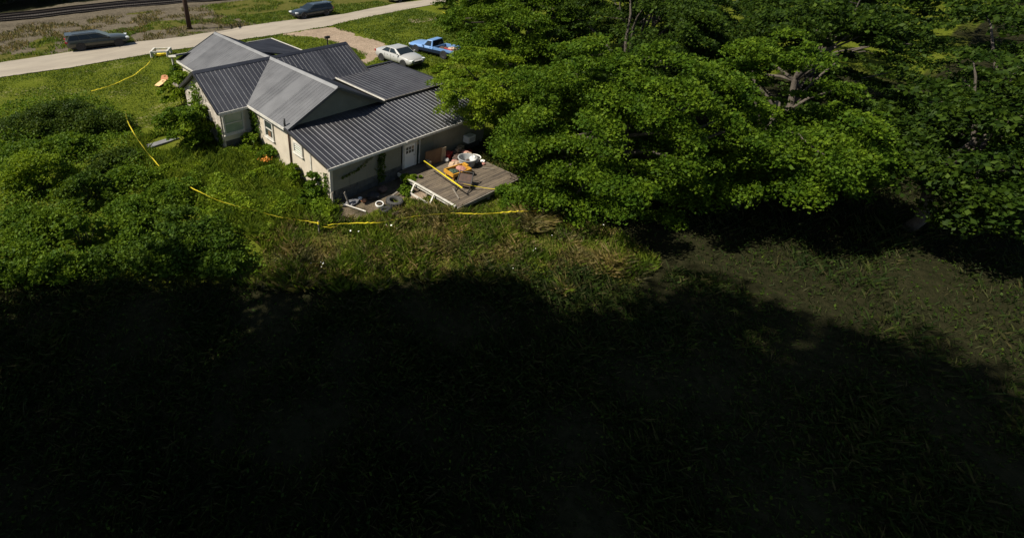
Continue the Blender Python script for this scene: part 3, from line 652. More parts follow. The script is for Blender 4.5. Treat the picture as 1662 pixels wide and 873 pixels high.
# ------------------------------------------------------------------ trees on the right
tree('maple_tree', 'broad maple at the right corner of the deck, boughs over its edge', 'tree', (10.8, -8.1), 10, (4.9, 4.9, 4.6), 3.6, 400, 620, .80, .125, 'leaf_maple', 101, .30, 'trees on the right', 34, lo=-.95, up=.38, gap=-.3, hollow=.3)
tree('maple_tree', 'tall maple behind the house beside the blue pickup', 'tree', (18.6, 4.4), 10.5, (4.6, 4.6, 3.8), 5.6, 280, 520, .8, .13, 'leaf_maple', 102, .28, 'trees on the right', 22, lo=-.95, up=.36, gap=-.2, hollow=.3)
tree('maple_tree', 'spreading maple overhanging the right end of the metal roof', 'tree', (12.7, -.4), 7, (3.4, 3.0, 2.0), 3.8, 130, 500, .65, .12, 'leaf_light', 103, .18, 'trees on the right', 18, off=(-2.3, .8), lo=-.9, up=.42)
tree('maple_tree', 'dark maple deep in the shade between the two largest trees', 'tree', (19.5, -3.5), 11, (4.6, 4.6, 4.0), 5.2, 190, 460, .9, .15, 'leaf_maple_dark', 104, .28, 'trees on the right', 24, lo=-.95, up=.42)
tree('maple_tree', 'low-branched maple in the right foreground, boughs near the dark ground', 'tree', (15.2, -12.4), 8.5, (4.0, 4.0, 3.6), 4.2, 260, 560, .80, .125, 'leaf_maple', 105, .24, 'trees on the right', 20, lo=-.9, up=.38, gap=-.25, hollow=.3)
for i, (x_, y_, R_1, cz_, mt_, lb) in enumerate([
    (26.5, -1.5, 4.8, 5.6, 'leaf_maple_dark', 'dark tree farther back on the right, behind the shaded maple'),
    (27.0, 9.0, 4.6, 5.6, 'leaf_maple', 'far maple by the road beyond the pickup'),
    (23.0, -11.5, 4.6, 5.2, 'leaf_maple_dark', 'dark tree right of the low-branched foreground maple'),
    (35.0, 4.0, 5.2, 6.0, 'leaf_maple_dark', 'farthest dark tree at the upper right'),
    (33.0, -10.0, 5.2, 5.8, 'leaf_maple_dark', 'dark tree at the far right edge of the wood'),
    (19.5, -18.0, 4.0, 4.8, 'leaf_maple_dark', 'dark tree nearest the lower right corner'),
    (45.0, -6.0, 6.0, 6.4, 'leaf_maple_dark', 'tall dark tree at the right end of the wood'),
    (43.0, 12.0, 6.0, 6.4, 'leaf_maple_dark', 'tall dark tree near the road at the upper right'),
    (27.5, -18.5, 4.6, 5.2, 'leaf_maple_dark', 'dark tree outside the right edge of the picture')]):
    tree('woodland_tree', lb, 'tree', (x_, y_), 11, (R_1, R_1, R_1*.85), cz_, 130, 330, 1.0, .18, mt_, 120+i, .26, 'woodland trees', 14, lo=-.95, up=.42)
# a far wood that reads as one mass
V = []
rgw = np.random.default_rng(9)
for i in range(900):
    fx_, fy_ = rgw.uniform(48, 130), rgw.uniform(-60, 60)
    if fy_ > 30-.35*(fx_-48): continue
    c = np.array([fx_, fy_, rgw.uniform(1, 9)]); V.append(c+clump_pts(np.zeros(3), np.array([2.6, 2.6, 1.4]), 90, rgw, .3))
o = obj('distant_wood', np_mesh('distant_wood', leaf_quads(np.vstack(V), .55, .4, rg=rgw), 4), M['leaf_maple_dark']); o['kind'] = 'stuff'
# invented tall trees just outside the left edge, added to cast shade across the near foreground
for i, (x_, y_, R_1, cz_, lb) in enumerate([
    (-22.0, .6, 4.4, 13, 'added tall shade tree outside the left edge, farthest from the camera'), (-18.5, -2.0, 4.4, 15, 'added tall shade tree outside the left edge, second from the far end'),
    (-17.5, -5.6, 4.8, 21, 'added very tall shade tree outside the left edge, in the middle of the row'), (-21.5, -5.4, 5.0, 14, 'added tall shade tree outside the left edge, outermost of the row'),
    (-18.2, -8.8, 5.0, 17, 'added tall shade tree outside the left edge, nearest the camera'), (-17.5, -11.8, 5.0, 24, 'added very tall shade tree outside the left edge, level with the camera'),
    (-16.3, -7.4, 4.6, 27, 'tallest added shade tree outside the left edge')]):
    tree('added_shade_tree', lb, 'tree', (x_, y_), 11, (R_1, R_1, R_1*.95), cz_, 120, 200, 1.6, .34, 'leaf_maple', 150+i, .34, 'tall trees added on the left to cast shade', 12, lo=-.95, hollow=.2)
for i, (px_, py_) in enumerate([(-90, 26), (-30, 19), (30, 11), (85, 4)]):
    q = at(px_, py_); lb = ['tree beyond the railway, leftmost', 'tree beyond the railway, second from the left', 'tree beyond the railway, third from the left', 'tree beyond the railway, rightmost'][i]
    tree('trackside_tree', lb, 'tree', (q[0]-1, q[1]+3), 11, (4.0, 4.0, 2.9), 2.6, 110, 240, 1.2, .3, 'leaf_maple_dark', 170+i, .3, 'trees beyond the railway', 8)

# ------------------------------------------------------------------ shrubs
SH = [ # px, py (ground), r, h, leaf, material, label
 (30, 215, 2.0, 1.2, .17, 'leaf_olive', 'olive-green shrub at the left edge below the lawn'),
 (95, 208, 2.0, 1.5, .15, 'leaf_olive', 'olive sprawling shrub at the upper edge of the thicket'),
 (165, 205, 1.7, 1.3, .15, 'leaf_olive', 'olive shrub at the thicket corner beside the hanging tape'),
 (25, 265, 1.6, 1.3, .17, 'leaf_mid', 'mid-green shrub at the left edge, middle of the thicket'),
 (115, 250, 1.4, 1.2, .19, 'leaf_mid', 'broad-leaved mid-green shrub in the middle of the thicket'),
 (75, 310, 1.6, 1.7, .16, 'leaf_light', 'bright yellow-green shrub standing out of the dark thicket'),
 (185, 275, 1.3, 1.0, .16, 'leaf_olive', 'low olive shrub left of the yellow tape'),
 (215, 300, 1.1, .9, .15, 'leaf_mid', 'small green shrub right below the first tape stretch'),
 (145, 330, 1.2, 1.2, .15, 'leaf_dark', 'dark shrub in the hollow of the thicket'),
 (280, 325, 1.1, 1.2, .15, 'leaf_mid', 'feathery green shrub where the tape sags'),
 (225, 355, 1.3, 1.1, .16, 'leaf_mid', 'mid-green shrub right of the tall sapling'),
 (140, 395, .8, 1.9, .18, 'leaf_mid', 'upright pale sapling in the lower left thicket'),
 (50, 375, 1.5, 1.2, .15, 'leaf_mid', 'green shrub at the lower left edge'),
 (20, 435, 1.3, 1.1, .15, 'leaf_mid', 'low leafy shrub in the bottom left corner'),
 (95, 440, 1.2, 1.0, .15, 'leaf_mid', 'green low shrub at the bottom, second from the left'),
 (190, 430, 1.2, 1.1, .15, 'leaf_dark', 'dark shrub at the bottom left of the large dark shrub'),
 (290, 405, 1.7, 1.7, .17, 'leaf_dark', 'large dark shrub in the lower left foreground'),
 (365, 430, 1.1, 1.1, .16, 'leaf_dark', 'dark shrub at the edge of the tall dry grass'),
 (245, 385, 1.2, 1.2, .17, 'leaf_mid', 'green shrub above the large dark shrub'),
]
for i, (px_, py_, r_, h_, lf, mt_, lb) in enumerate(SH): shrub(px_, py_, r_*1.05, h_*(.75+.2*(i % 3)), lf*.8, mt_, lb, 200+i, n=int(2600*r_*r_*.8+1000))
HS = [
 (305, 240, 1.45, 2.9, .16, 'leaf_mid', 'tall leafy bush against the left gable wall', 6500),
 (297, 175, 1.2, 2.6, .16, 'leaf_light', 'bright bush at the corner of the left gable', 4200),
 (325, 242, 1.0, 1.9, .16, 'leaf_light', 'bright bush below the side window of the left gable', 3000),
 (290, 135, .8, 1.5, .17, 'leaf_mid', 'small bush beside the tan game board', 1300),
 (408, 248, .7, 1.2, .17, 'leaf_light', 'bush below the bay window', 1500),
 (437, 260, .6, .9, .15, 'leaf_mid', 'low bush under the curtained side window', 1100),
 (482, 298, .6, 1.2, .16, 'leaf_light', 'yellow-green bush below the small white window', 1300),
 (512, 318, .7, 1.3, .15, 'leaf_mid', 'bush at the rear left corner of the house', 1600),
 (495, 335, .55, .8, .15, 'leaf_mid', 'low bush in front of the rear left corner', 900),
 (668, 300, .5, .75, .17, 'leaf_light', 'leafy plant under the left edge of the deck', 900),
 (655, 312, .4, .35, .14, 'leaf_mid', 'low plant beside the big tyre', 400),
 (835, 330, .8, .9, .16, 'leaf_mid', 'green bush at the front corner of the deck, near the tape', 1700),
 (870, 318, .8, 1.0, .16, 'leaf_mid', 'green bush right of the deck under the maple', 1600),
 (752, 132, 1.2, 1.1, .18, 'leaf_light', 'bright bush in front of the silver sedan', 2600),
 (712, 118, .8, .6, .15, 'leaf_light', 'low bright bush below the pickup', 1300),
 (790, 108, 1.4, 1.6, .18, 'leaf_mid', 'bush behind the pickup tailgate', 2400),
 (815, 75, 1.7, 1.9, .19, 'leaf_mid', 'green bush beside the pickup, near the maple', 2600),
 (720, 14, 1.6, 2.0, .2, 'leaf_dark', 'dark bush at the roadside by the upper tape', 1800),
 (755, 40, 1.6, 1.8, .2, 'leaf_mid', 'green bush between the road and the maple', 2000),
]
for i, (px_, py_, r_, h_, lf, mt_, lb, n_) in enumerate(HS): shrub(px_, py_, r_, h_, lf, mt_, lb, 260+i, n=n_, group='bushes by the house and cars', name='bush', cat='bush')
# climbing vines
def vine(label, pts, spread, leaf, mt_, n, seed, nrm):
    rg = np.random.default_rng(seed); t_ = thing('climbing_vine', label, 'vine', pts[0], group='vines on the house')
    P = np.array(pts, float)-np.array(pts[0]); d = np.r_[0, np.cumsum(np.linalg.norm(np.diff(P, axis=0), axis=1))]
    s = rg.random(n)*d[-1]; C = np.c_[[np.interp(s, d, P[:, k]) for k in range(3)]].T
    nr = np.array(nrm, float); e = np.cross(nr, [0, 0, 1.]); C = C+np.outer(rg.normal(size=n)*spread, e)+np.outer(np.abs(rg.normal(size=n))*.07, nr); C[:, 2] += rg.normal(size=n)*spread*.8
    obj('foliage', np_mesh('foliage', leaf_quads(C, leaf, .3, rg=rg), 4), M[mt_], t_)
    MB().tube([Vector(q)+Vector(nr)*.03 for q in P], .015, 5).build('stem', M['stem'], t_)
vine('dark vine climbing the inner corner beside the bay window', [(-.08, 7.9, .2), (-.1, 7.8, 1.2), (-.1, 7.7, 2.2), (-.1, 7.9, 2.7)], .22, .16, 'leaf_dark', 700, 301, (-1, 0, 0))
vine('vine covering the left gable wall', [(-2.0, 12.8, .5), (-2.0, 12.2, 1.6), (-2.0, 11.6, 2.6), (-2.0, 11.3, 3.4)], .45, .16, 'leaf_mid', 800, 302, (-1, 0, 0))
vine('vine rising beside the bay corner', [(-1.97, 8.9, .3), (-1.97, 8.6, 1.2), (-1.97, 8.5, 2.0)], .12, .14, 'leaf_mid', 260, 303, (-1, 0, 0))
vine('thin vine running slantwise up the rear wall', [(.6, -.03, 1.35), (1.6, -.03, 1.5), (2.4, -.03, 1.85), (2.7, -.03, 2.1)], .05, .11, 'leaf_dark', 130, 304, (0, -1, 0))
vine('bushy vine in the middle of the rear wall', [(3.1, -.05, .3), (3.0, -.05, .9), (3.1, -.05, 1.5), (3.05, -.05, 1.95)], .13, .13, 'leaf_dark', 330, 305, (0, -1, 0))
vine('vine at the rear left corner of the side wall', [(-.05, .5, .3), (-.05, .35, 1.0), (-.05, .4, 1.5)], .14, .12, 'leaf_mid', 260, 306, (-1, 0, 0))
q = at(432, 274); t_ = thing('lily_clump', 'clump of orange flowers below the side wall', 'flowers', tuple(q))
obj('flower_heads', np_mesh('flower_heads', leaf_quads(np.c_[rng.normal(size=(60, 2))*.16, .55+.12*rng.random(60)], .10, .5), 4), M['flower_o'], t_)
V, _ = blades(rng.normal(size=120)*.15, rng.normal(size=120)*.15, .4+.3*rng.random(120), np.full(120, .03), .5, z=np.zeros(120)); obj('leaves', np_mesh('leaves', V, 4), M['grass_lush'], t_)
q = at(860, 365); t_ = thing('grass_tussock', 'large tan tussock of dead grass below the maple', 'grass', tuple(q))
a_ = rng.random(2600)*6.283; rr = rng.random(2600)**.6*.8
V, _ = blades(np.cos(a_)*rr, np.sin(a_)*rr*.8, .3+.5*rng.random(2600)*(1-rr*.7), np.full(2600, .022), 1.3, z=np.zeros(2600)); obj('blades', np_mesh('blades', V, 4), M['grass_dry'], t_)

# ------------------------------------------------------------------ railway
def rail_line(pts, name_parent):
    P = [Vector(q) for q in pts]; mb = MB()
    for i in range(len(P)-1): mb.bar(P[i]+Vector((0, 0, .16)), P[i+1]+Vector((0, 0, .16)), .11, .19)
    return mb.build('rail', M['rail'], name_parent)
def track(label, pa, pb):
    A = [at(*q) for q in pa]; B = [at(*q) for q in pb]
    t_ = thing('railway_track', label, 'railway track', tuple(A[1]), group='railway tracks'); o0 = Vector(A[1])
    for P in (A, B):
        Q = [Vector(q)-o0+Vector((0, 0, .27)) for q in P]; rail_line(Q, t_)
    ra, rb = resample(A, 200), resample(B, 200); mb = MB()
    for i in range(0, 200):
        a, c = Vector((*ra[i], 0)), Vector((*rb[i], 0)); d = (c-a).normalized(); z_ = float(hgt(a.y))+.30
        mb.bar(a-d*.4-o0+Vector((0, 0, z_)), c+d*.4-o0+Vector((0, 0, z_)), .24, .12)
    o = mb.build('sleepers', M['tie'], t_); o['kind'] = 'stuff'
track('rusty railway track nearer the road at the upper left', [(-200, 65), (0, 38), (60, 33), (120, 25), (200, 16.5), (300, 8), (420, -1), (560, -12)], [(-200, 61), (0, 34.5), (60, 28), (120, 20.5), (200, 12.5), (300, 4.5), (420, -4), (560, -14.5)])
track('rusty railway track on the far side at the upper left', [(-200, 60.2), (0, 33.5), (60, 27), (120, 19.5), (200, 11), (300, 3), (420, -6), (560, -17)], [(-200, 57), (0, 30), (60, 24), (120, 16.5), (200, 8), (300, 0), (420, -8.5), (560, -19.5)])

# ------------------------------------------------------------------ utility pole
q = at(308, 48); t_ = thing('utility_pole', 'brown wooden utility pole on the verge beside the railway', 'utility pole', tuple(q))
MB().tube([(0, 0, -.3), (0, 0, 3.5), (0, 0, 6.9)], [.27, .24, .2], 12).build('pole', M['pole'], t_, smooth=True)
for z_, l_ in ((6.5, 1.25), (5.35, 1.35)):
    e = Vector((.42, .91, 0))
    MB().bar(-e*l_+Vector((0, 0, z_)), e*l_+Vector((0, 0, z_)), .12, .14).build('crossarm', M['pole'], t_)
    for k in (-.85, -.45, .45, .85): MB().lathe([(0, 0), (.04, 0), (.05, .06), (.03, .13), (0, .13)], 8, tuple(e*l_*k+Vector((0, 0, z_+.07)))).build('insulator', M['tub'], t_)

# ------------------------------------------------------------------ cars
def car(name, label, cat, c, ang, L_, W_c, H, style, body, wheelmat, lower=None, group=None, wr=.33, extras=None):
    z_ = float(hgt(c[1]))+(.07 if extras == 'road' else .0)
    t_ = thing(name, label, cat, (c[0], c[1], z_), ang, group)
    S = {'sedan': [(-.5, .74, .34, .55, .57), (-.485, .86, .24, .66, .69), (-.44, .93, .2, .70, .73), (-.3, .99, .19, .70, .735), (-.05, 1, .19, .69, .72), (.2, 1, .19, .67, .71), (.36, .97, .19, .61, .68), (.45, .91, .2, .54, .61), (.49, .80, .26, .47, .52), (.5, .66, .32, .42, .45)],
         'suv': [(-.5, .80, .34, .58, .58), (-.49, .9, .24, .66, .66), (-.44, .96, .21, .68, .68), (-.25, 1, .2, .67, .67), (.05, 1, .2, .65, .66), (.22, .99, .2, .62, .66), (.36, .97, .2, .58, .64), (.45, .91, .22, .52, .58), (.49, .80, .27, .45, .50), (.5, .68, .33, .40, .43)],
         'pickup': [(.5, .70, .34, .46, .48), (.49, .86, .26, .54, .57), (.45, .95, .24, .58, .63), (.30, .99, .24, .60, .655), (.18, 1, .24, .61, .66), (.0, 1, .24, .60, .62), (-.06, 1, .24, .60, .60)][::-1]}[style]
    vs_ = []; fs_ = []; k = 12
    for xf, hf, zb, zt, zc in S:
        hw = W_c/2*hf; x_ = xf*L_
        pr = [(-.86, zb), (-.985, zb+.05), (-1, (zb+zt)/2), (-.97, zt-.03), (-.90, zt), (-.45, zc), (.45, zc), (.90, zt), (.97, zt-.03), (1, (zb+zt)/2), (.985, zb+.05), (.86, zb)]
        vs_ += [(x_, a*hw, b_*H) for a, b_ in pr]
    for i in range(len(S)-1):
        for j in range(k): fs_.append((i*k+j, i*k+(j+1) % k, (i+1)*k+(j+1) % k, (i+1)*k+j))
    fs_ += [tuple(range(k)), tuple((len(S)-1)*k+j for j in range(k-1, -1, -1))]
    MB().add(vs_, [f[::-1] for f in fs_]).build('body', body, t_, smooth=True, bevel=.0)
    rb, rr_, rf_, wb_ = {'sedan': (-.36, -.19, .04, .22), 'suv': (-.485, -.43, .02, .21), 'pickup': (-.045, -.02, .10, .2)}[style]
    zb_, zt_ = {'sedan': (.68, .985), 'suv': (.64, .985), 'pickup': (.58, .985)}[style]
    zb_ *= H; zt_ *= H; hb, ht_ = W_c*.465, W_c*.375
    B_c = lambda x_, s: Vector((x_*L_, s*hb, zb_)); T_c = lambda x_, s: Vector((x_*L_, s*ht_, zt_))
    cb = MB(); pts = [B_c(rb, -1), B_c(wb_, -1), B_c(wb_, 1), B_c(rb, 1), T_c(rr_, -1), T_c(rf_, -1), T_c(rf_, 1), T_c(rr_, 1)]
    rc = Vector(((rr_+rf_)/2*L_, 0, zt_+.02*H))
    cb.add(pts+[rc], [(3, 2, 1, 0), (4, 5, 8), (5, 6, 8), (6, 7, 8), (7, 4, 8), (0, 1, 5, 4), (1, 2, 6, 5), (2, 3, 7, 6), (3, 0, 4, 7)])
    cabin = cb.build('cabin', body, t_, bevel=.05)
    def pane(a, b_, c_, d_, s0, s1, t0, t1, nm):
        f_ = lambda s, t2: (a+(b_-a)*s)*(1-t2)+(d_+(c_-d_)*s)*t2
        n = (b_-a).cross(d_-a).normalized(); P = [f_(s0, t0), f_(s1, t0), f_(s1, t1), f_(s0, t1)]
        return MB().poly([q_+n*.012 for q_ in P], n, .016).build(nm, M['carglass'], cabin)
    pane(pts[1], pts[2], pts[6], pts[5], .05, .95, .06, .90, 'windscreen'); pane(pts[3], pts[0], pts[4], pts[7], .06, .94, .10, .88, 'rear_window')
    cuts = {'sedan': [(.10, .47), (.51, .86)], 'suv': [(.05, .27), (.30, .58), (.61, .88)], 'pickup': [(.14, .78)]}[style]
    for a, b_ in cuts:
        pane(pts[0], pts[1], pts[5], pts[4], a, b_, .12, .88, 'side_window'); pane(pts[2], pts[3], pts[7], pts[6], 1-b_, 1-a, .12, .88, 'side_window')
    fx, rx = {'sedan': (.31, -.285), 'suv': (.315, -.29), 'pickup': (.32, -.30)}[style]
    for x_ in (fx, rx):
        for s in (-1, 1):
            y_ = s*(W_c/2-.10); a = MB(); a.lathe([(0, 0), (wr*1.17, 0), (wr*1.17, .10*s), (0, .10*s)], 20, (x_*L_, s*(W_c/2-.085), wr), 'Y').build('wheel_arch', M['black'], t_)
            wl = MB().lathe([(wr*.6, .10*s), (wr*.92, .11*s), (wr, .07*s), (wr, -.1*s), (wr*.6, -.1*s)], 20, (x_*L_, y_+.02*s, wr), 'Y').build('wheel', M['black'], t_)
            MB().lathe([(0, .085*s), (wr*.2, .095*s), (wr*.5, .07*s), (wr*.62, .105*s), (wr*.64, .05*s)], 10, (x_*L_, y_+.02*s, wr), 'Y').build('rim', wheelmat, wl)
    for s in (-1, 1):
        MB().box((.468*L_, s*W_c*.33, .485*H), (.10*L_*.6, W_c*.20, .10*H), rz=-s*.28).build('headlight', M['lamp'], t_, bevel=.02)
        if style != 'pickup': MB().box((-.485*L_, s*W_c*.36, .57*H), (.05*L_, W_c*.17, .12*H), rz=s*.25).build('tail_light', M['redlamp'], t_, bevel=.02)
        MB().box(((wb_-.05)*L_, s*(W_c*.5+.07), zb_+.06*H), (.13, .17, .10)).build('mirror', body, t_, bevel=.03)
        for x_ in ((-.12, .06) if style != 'pickup' else (.0,)): MB().box((x_*L_, s*(W_c*.5-.005), .56*H), (.14, .03, .03)).build('door_handle', body if style != 'sedan' else M['alloy'], t_)
        for x_ in ((-.19, -.02, .17) if style != 'pickup' else (.17,)): MB().box((x_*L_, s*W_c*.4965, .44*H), (.014, .012, .36*H)).build('door_gap', M['black'], t_)
    MB().box((.497*L_, 0, .40*H), (.05, W_c*.42, .09*H)).build('grille', M['black'], t_, bevel=.01)
    MB().box((.492*L_, 0, .28*H), (.06, W_c*.6, .06*H)).build('bumper', M['black'], t_, bevel=.01)
    MB().box((0, 0, .17*H), (L_*.86, W_c*.8, .12*H)).build('chassis', M['black'], t_)
    if style == 'suv':
        for s in (-1, 1): MB().bar((-.38*L_, s*ht_*.9, zt_+.05), (.0*L_, s*ht_*.9, zt_+.05), .04, .04).build('roof_rail', M['darkmetal'], t_)
        MB().box((-.452*L_, 0, zt_-.01), (.1*L_*.7, ht_*1.9, .04)).build('spoiler', body, t_, bevel=.01)
    if style == 'pickup':
        bl = .43*L_; x0 = -.5*L_; hw = W_c*.49
        MB().box((x0+bl/2, 0, .34*H), (bl, 2*hw-.1, .06)).build('bed_floor', M['darkmetal'], t_)
        for s in (-1, 1): MB().box((x0+bl/2, s*(hw-.05), .45*H), (bl, .10, .34*H)).build('bed_side', body, t_, bevel=.02)
        MB().box((x0+.05, 0, .45*H), (.09, 2*hw-.22, .32*H)).build('tailgate', M['p_navy'], t_, bevel=.02)
        MB().box((x0+bl-.03, 0, .47*H), (.06, 2*hw-.22, .28*H)).build('bed_front', body, t_)
        MB().box((x0-.06, 0, .25*H), (.12, 2*hw, .10*H)).build('rear_bumper', M['darkmetal'], t_, bevel=.02)
        for s in (-1, 1): MB().box((.0, s*(W_c*.5-.004), .36*H), (L_*.93, .03, .2*H)).build('lower_panel', M['p_navy'], t_)
    return t_
def ang_of(a, b_): return math.atan2(b_[1]-a[1], b_[0]-a[0])
# silver sedan: near-side wheels at the two pixels
a, b_ = at(618, 97.5), at(655, 111.5); u_ = (b_-a)/np.linalg.norm(b_-a); lft = np.array([-u_[1], u_[0], 0]); c = (a+b_)/2+lft*.9
car('parked_sedan', 'silver-white sedan parked on the grass behind the house', 'car', c, ang_of(a, b_), 4.75, 1.98, 1.40, 'sedan', M['p_silver'], M['steelwheel'], wr=.33)
# blue pickup, nose away towards the driveway
a, b_ = at(728, 99), at(668, 82.5); u_ = (b_-a)/np.linalg.norm(b_-a); rgt = np.array([u_[1], -u_[0], 0]); c = (a+b_)/2+rgt*.98
PK = car('pickup_truck', 'two-tone blue pickup truck with junk heaped in its open bed', 'pickup truck', c, ang_of(a, b_), 5.25, 2.05, 1.36, 'pickup', M['p_blue'], M['steelwheel'], wr=.34)
pka = ang_of(a, b_); pkc = c
# suvs on the road
a, b_ = at(137, 83.5), at(189, 77); u_ = (b_-a)/np.linalg.norm(b_-a); lft = np.array([-u_[1], u_[0], 0]); c = (a+b_)/2+lft*.98
car('parked_suv', 'grey-green SUV parked on the verge by the railway, facing right', 'car', c, ang_of(a, b_), 5.4, 2.2, 1.45, 'suv', M['p_green'], M['steelwheel'], wr=.36, extras='road')
a, b_ = at(531, 26.5), at(495, 32); u_ = (b_-a)/np.linalg.norm(b_-a); lft = np.array([-u_[1], u_[0], 0]); c = (a+b_)/2-lft*.98
car('parked_suv', 'dark blue-grey SUV parked at the roadside, facing left', 'car', c, ang_of(a, b_), 5.2, 2.1, 1.42, 'suv', M['p_blueblack'], M['alloy'], wr=.36, extras='road')
a, b_ = at(645, 5.5), at(678, -.5); u_ = (b_-a)/np.linalg.norm(b_-a); lft = np.array([-u_[1], u_[0], 0]); c = (a+b_)/2+lft*.9
car('parked_sedan', 'white car parked on the far road, cut off by the top edge', 'car', c, ang_of(b_, a), 5.3, 2.1, 1.25, 'sedan', M['p_white'], M['alloy'], wr=.33, extras='road')
# junk in the pickup bed: each a loose thing
def lump(name, label, cat, loc, dims, mt_, seed, rz=0, group=None, n=10):
    rg = np.random.default_rng(seed); mb = MB(); vs_ = []; R_n = 7
    for i in range(R_n):
        th = math.pi*i/(R_n-1)
        for j in range(n):
            ph = 2*math.pi*j/n; k = 1+rg.normal()*.14
            vs_.append((math.sin(th)*math.cos(ph)*dims[0]/2*k, math.sin(th)*math.sin(ph)*dims[1]/2*k, max(0, .5+.5*math.cos(th)*k)*dims[2]))
    fs_ = [(i*n+j, i*n+(j+1) % n, (i+1)*n+(j+1) % n, (i+1)*n+j) for i in range(R_n-1) for j in range(n)]
    mb.add(vs_, [f[::-1] for f in fs_]); o = mb.build(name, M[mt_], None, loc, rz); return tag(o, label, cat, group)
ca_, sa_ = math.cos(pka), math.sin(pka); zb = float(hgt(pkc[1]))+.34*1.36+.03
def bed(x_, y_, z=0): return (pkc[0]+ca_*x_-sa_*y_, pkc[1]+sa_*x_+ca_*y_, zb+z)
lump('scrap_bundle', 'dark brown bundle in the pickup bed next to the cab', 'junk', bed(-1.0, .2), (.9, 1.1, .34), 'darkcloth', 401, pka)
lump('scrap_bundle', 'tan crumpled heap in the middle of the pickup bed', 'junk', bed(-1.75, -.1), (.8, .9, .36), 'tan', 402, pka)
lump('scrap_bundle', 'brown heap near the tailgate of the pickup', 'junk', bed(-2.3, .25), (.7, .9, .3), 'darkcloth', 403, pka)
o = MB().tube([(-.5, 0, 0), (.5, 0, .12)], .06, 8).build('pipe_offcut', M['red'], None, bed(-1.8, .5, .2), pka); tag(o, 'short red pipe lying across the junk in the pickup bed', 'pipe')

# ------------------------------------------------------------------ mailbox, game boards, slab, porch railing
q = at(532, 80); t_ = thing('mailbox', 'dark mailbox on a post beside the dirt driveway', 'mailbox', tuple(q))
MB().box((0, 0, .5), (.1, .1, 1.0)).build('post', M['darkmetal'], t_)
bx = MB(); pr = [(-.12, 0), (.12, 0), (.12, .14), (.085, .21), (0, .24), (-.085, .21), (-.12, .14)]; k = len(pr)
bx.add([(x_, y_, z_) for x_ in (-.25, .25) for y_, z_ in pr], [tuple(range(k)), tuple(range(2*k-1, k-1, -1))]+[(i, i+k, (i+1) % k+k, (i+1) % k) for i in range(k)])
bx.build('box', M['darkmetal'], t_, (0, 0, 1.0)); MB().box((.1, .135, 1.2), (.03, .02, .16)).build('flag', M['red'], t_)
def board(label, px_, py_, mt_, rz, hole):
    q = at(px_, py_); t_ = thing('game_board', label, 'game board', tuple(q), rz, 'bean-bag boards on the lawn'); mb = MB()
    T = Matrix.Rotation(-.22, 3, 'Y')@Matrix.Scale(.78, 3); n = 20; R_o = []
    hx, hy, hr = .30, 0, .12
    outer = [(.6*c_, .35*s_) for c_, s_ in ((1, -1), (1, 1), (-1, 1), (-1, -1))]
    ang = [2*math.pi*i/n for i in range(n)]
    def edge(a):
        dx, dy = math.cos(a), math.sin(a); ts = []
        for lim, d_, o_ in ((.6, dx, hx), (.35, dy, hy)):
            if abs(d_) > 1e-6: ts.append(((lim if d_ > 0 else -lim)-o_)/d_)
        t2 = min(ts); return (hx+dx*t2, hy+dy*t2)
    inn = [(hx+hr*math.cos(a), hy+hr*math.sin(a)) for a in ang]; out = [edge(a) for a in ang]
    vs_ = [T@Vector((*p_, z_))+Vector((0, 0, .22)) for z_ in (0, -.04) for p_ in inn+out]; m_ = 2*n
    fs_ = [(i, n+i, n+(i+1) % n, (i+1) % n) for i in range(n)]+[(m_+i, m_+(i+1) % n, m_+n+(i+1) % n, m_+n+i) for i in range(n)]
    fs_ += [(i, (i+1) % n, m_+(i+1) % n, m_+i) for i in range(n)]+[(n+i, m_+n+i, m_+n+(i+1) % n, n+(i+1) % n) for i in range(n)]
    mb.add(vs_, fs_).build('board', M[mt_], t_)
    for s in (-1, 1): MB().box((.4, s*.23, .14), (.05, .04, .3)).build('leg', M[mt_], t_)
board('tan bean-bag board with a round hole on the lawn', 262, 139, 'tanboard', .5, True)
board('orange bean-bag board leaning behind the tan one', 268, 131, 'orange', 1.1, True)
q = at(265, 233); d1 = at(249, 238); d2 = at(282, 228); o = MB().poly([(-.95, -.28, .09), (.95, -.22, .10), (.9, .30, .09), (-.9, .24, .1)], (0, 0, 1), .12).build('concrete_slab', M['slab'], None, (q[0], q[1], q[2]+.04), ang_of(d1, d2), bevel=.02); tag(o, 'dark grey slab lying in the grass beside the left gable', 'slab')
# white railing frame with tape at the porch end
A, B_1 = at(247, 94), at(273, 93); C_1 = at(247.5, 88)
t_ = thing('stair_railing', 'white wooden railing frame draped with yellow tape at the porch end', 'railing', tuple(A)); e1 = Vector(B_1-A); e1.z = 0; e2 = Vector((-.25*e1.y, .25*e1.x, 0)).normalized()*1.2
for k1 in (0, 1):
    for k2 in (0, 1): MB().box(tuple(e1*k1+e2*k2+Vector((0, 0, .27))), (.2, .2, .6)).build('post', M['whitewood'], t_)
for k2 in (0, 1): MB().bar(e2*k2+Vector((0, 0, .48)), e1+e2*k2+Vector((0, 0, .48)), .12, .14).build('rail', M['whitewood'], t_)
for k1 in (0, 1): MB().bar(e1*k1+Vector((0, 0, .50)), e1*k1+e2+Vector((0, 0, .50)), .16, .16).build('rail', M['whitewood'], t_)

lump('tape_tangle', 'tangle of yellow tape inside the white railing frame', 'tape', tuple(Vector(A)+e1*.5+e2*.5), (1.1, .7, .3), 'tape', 440)
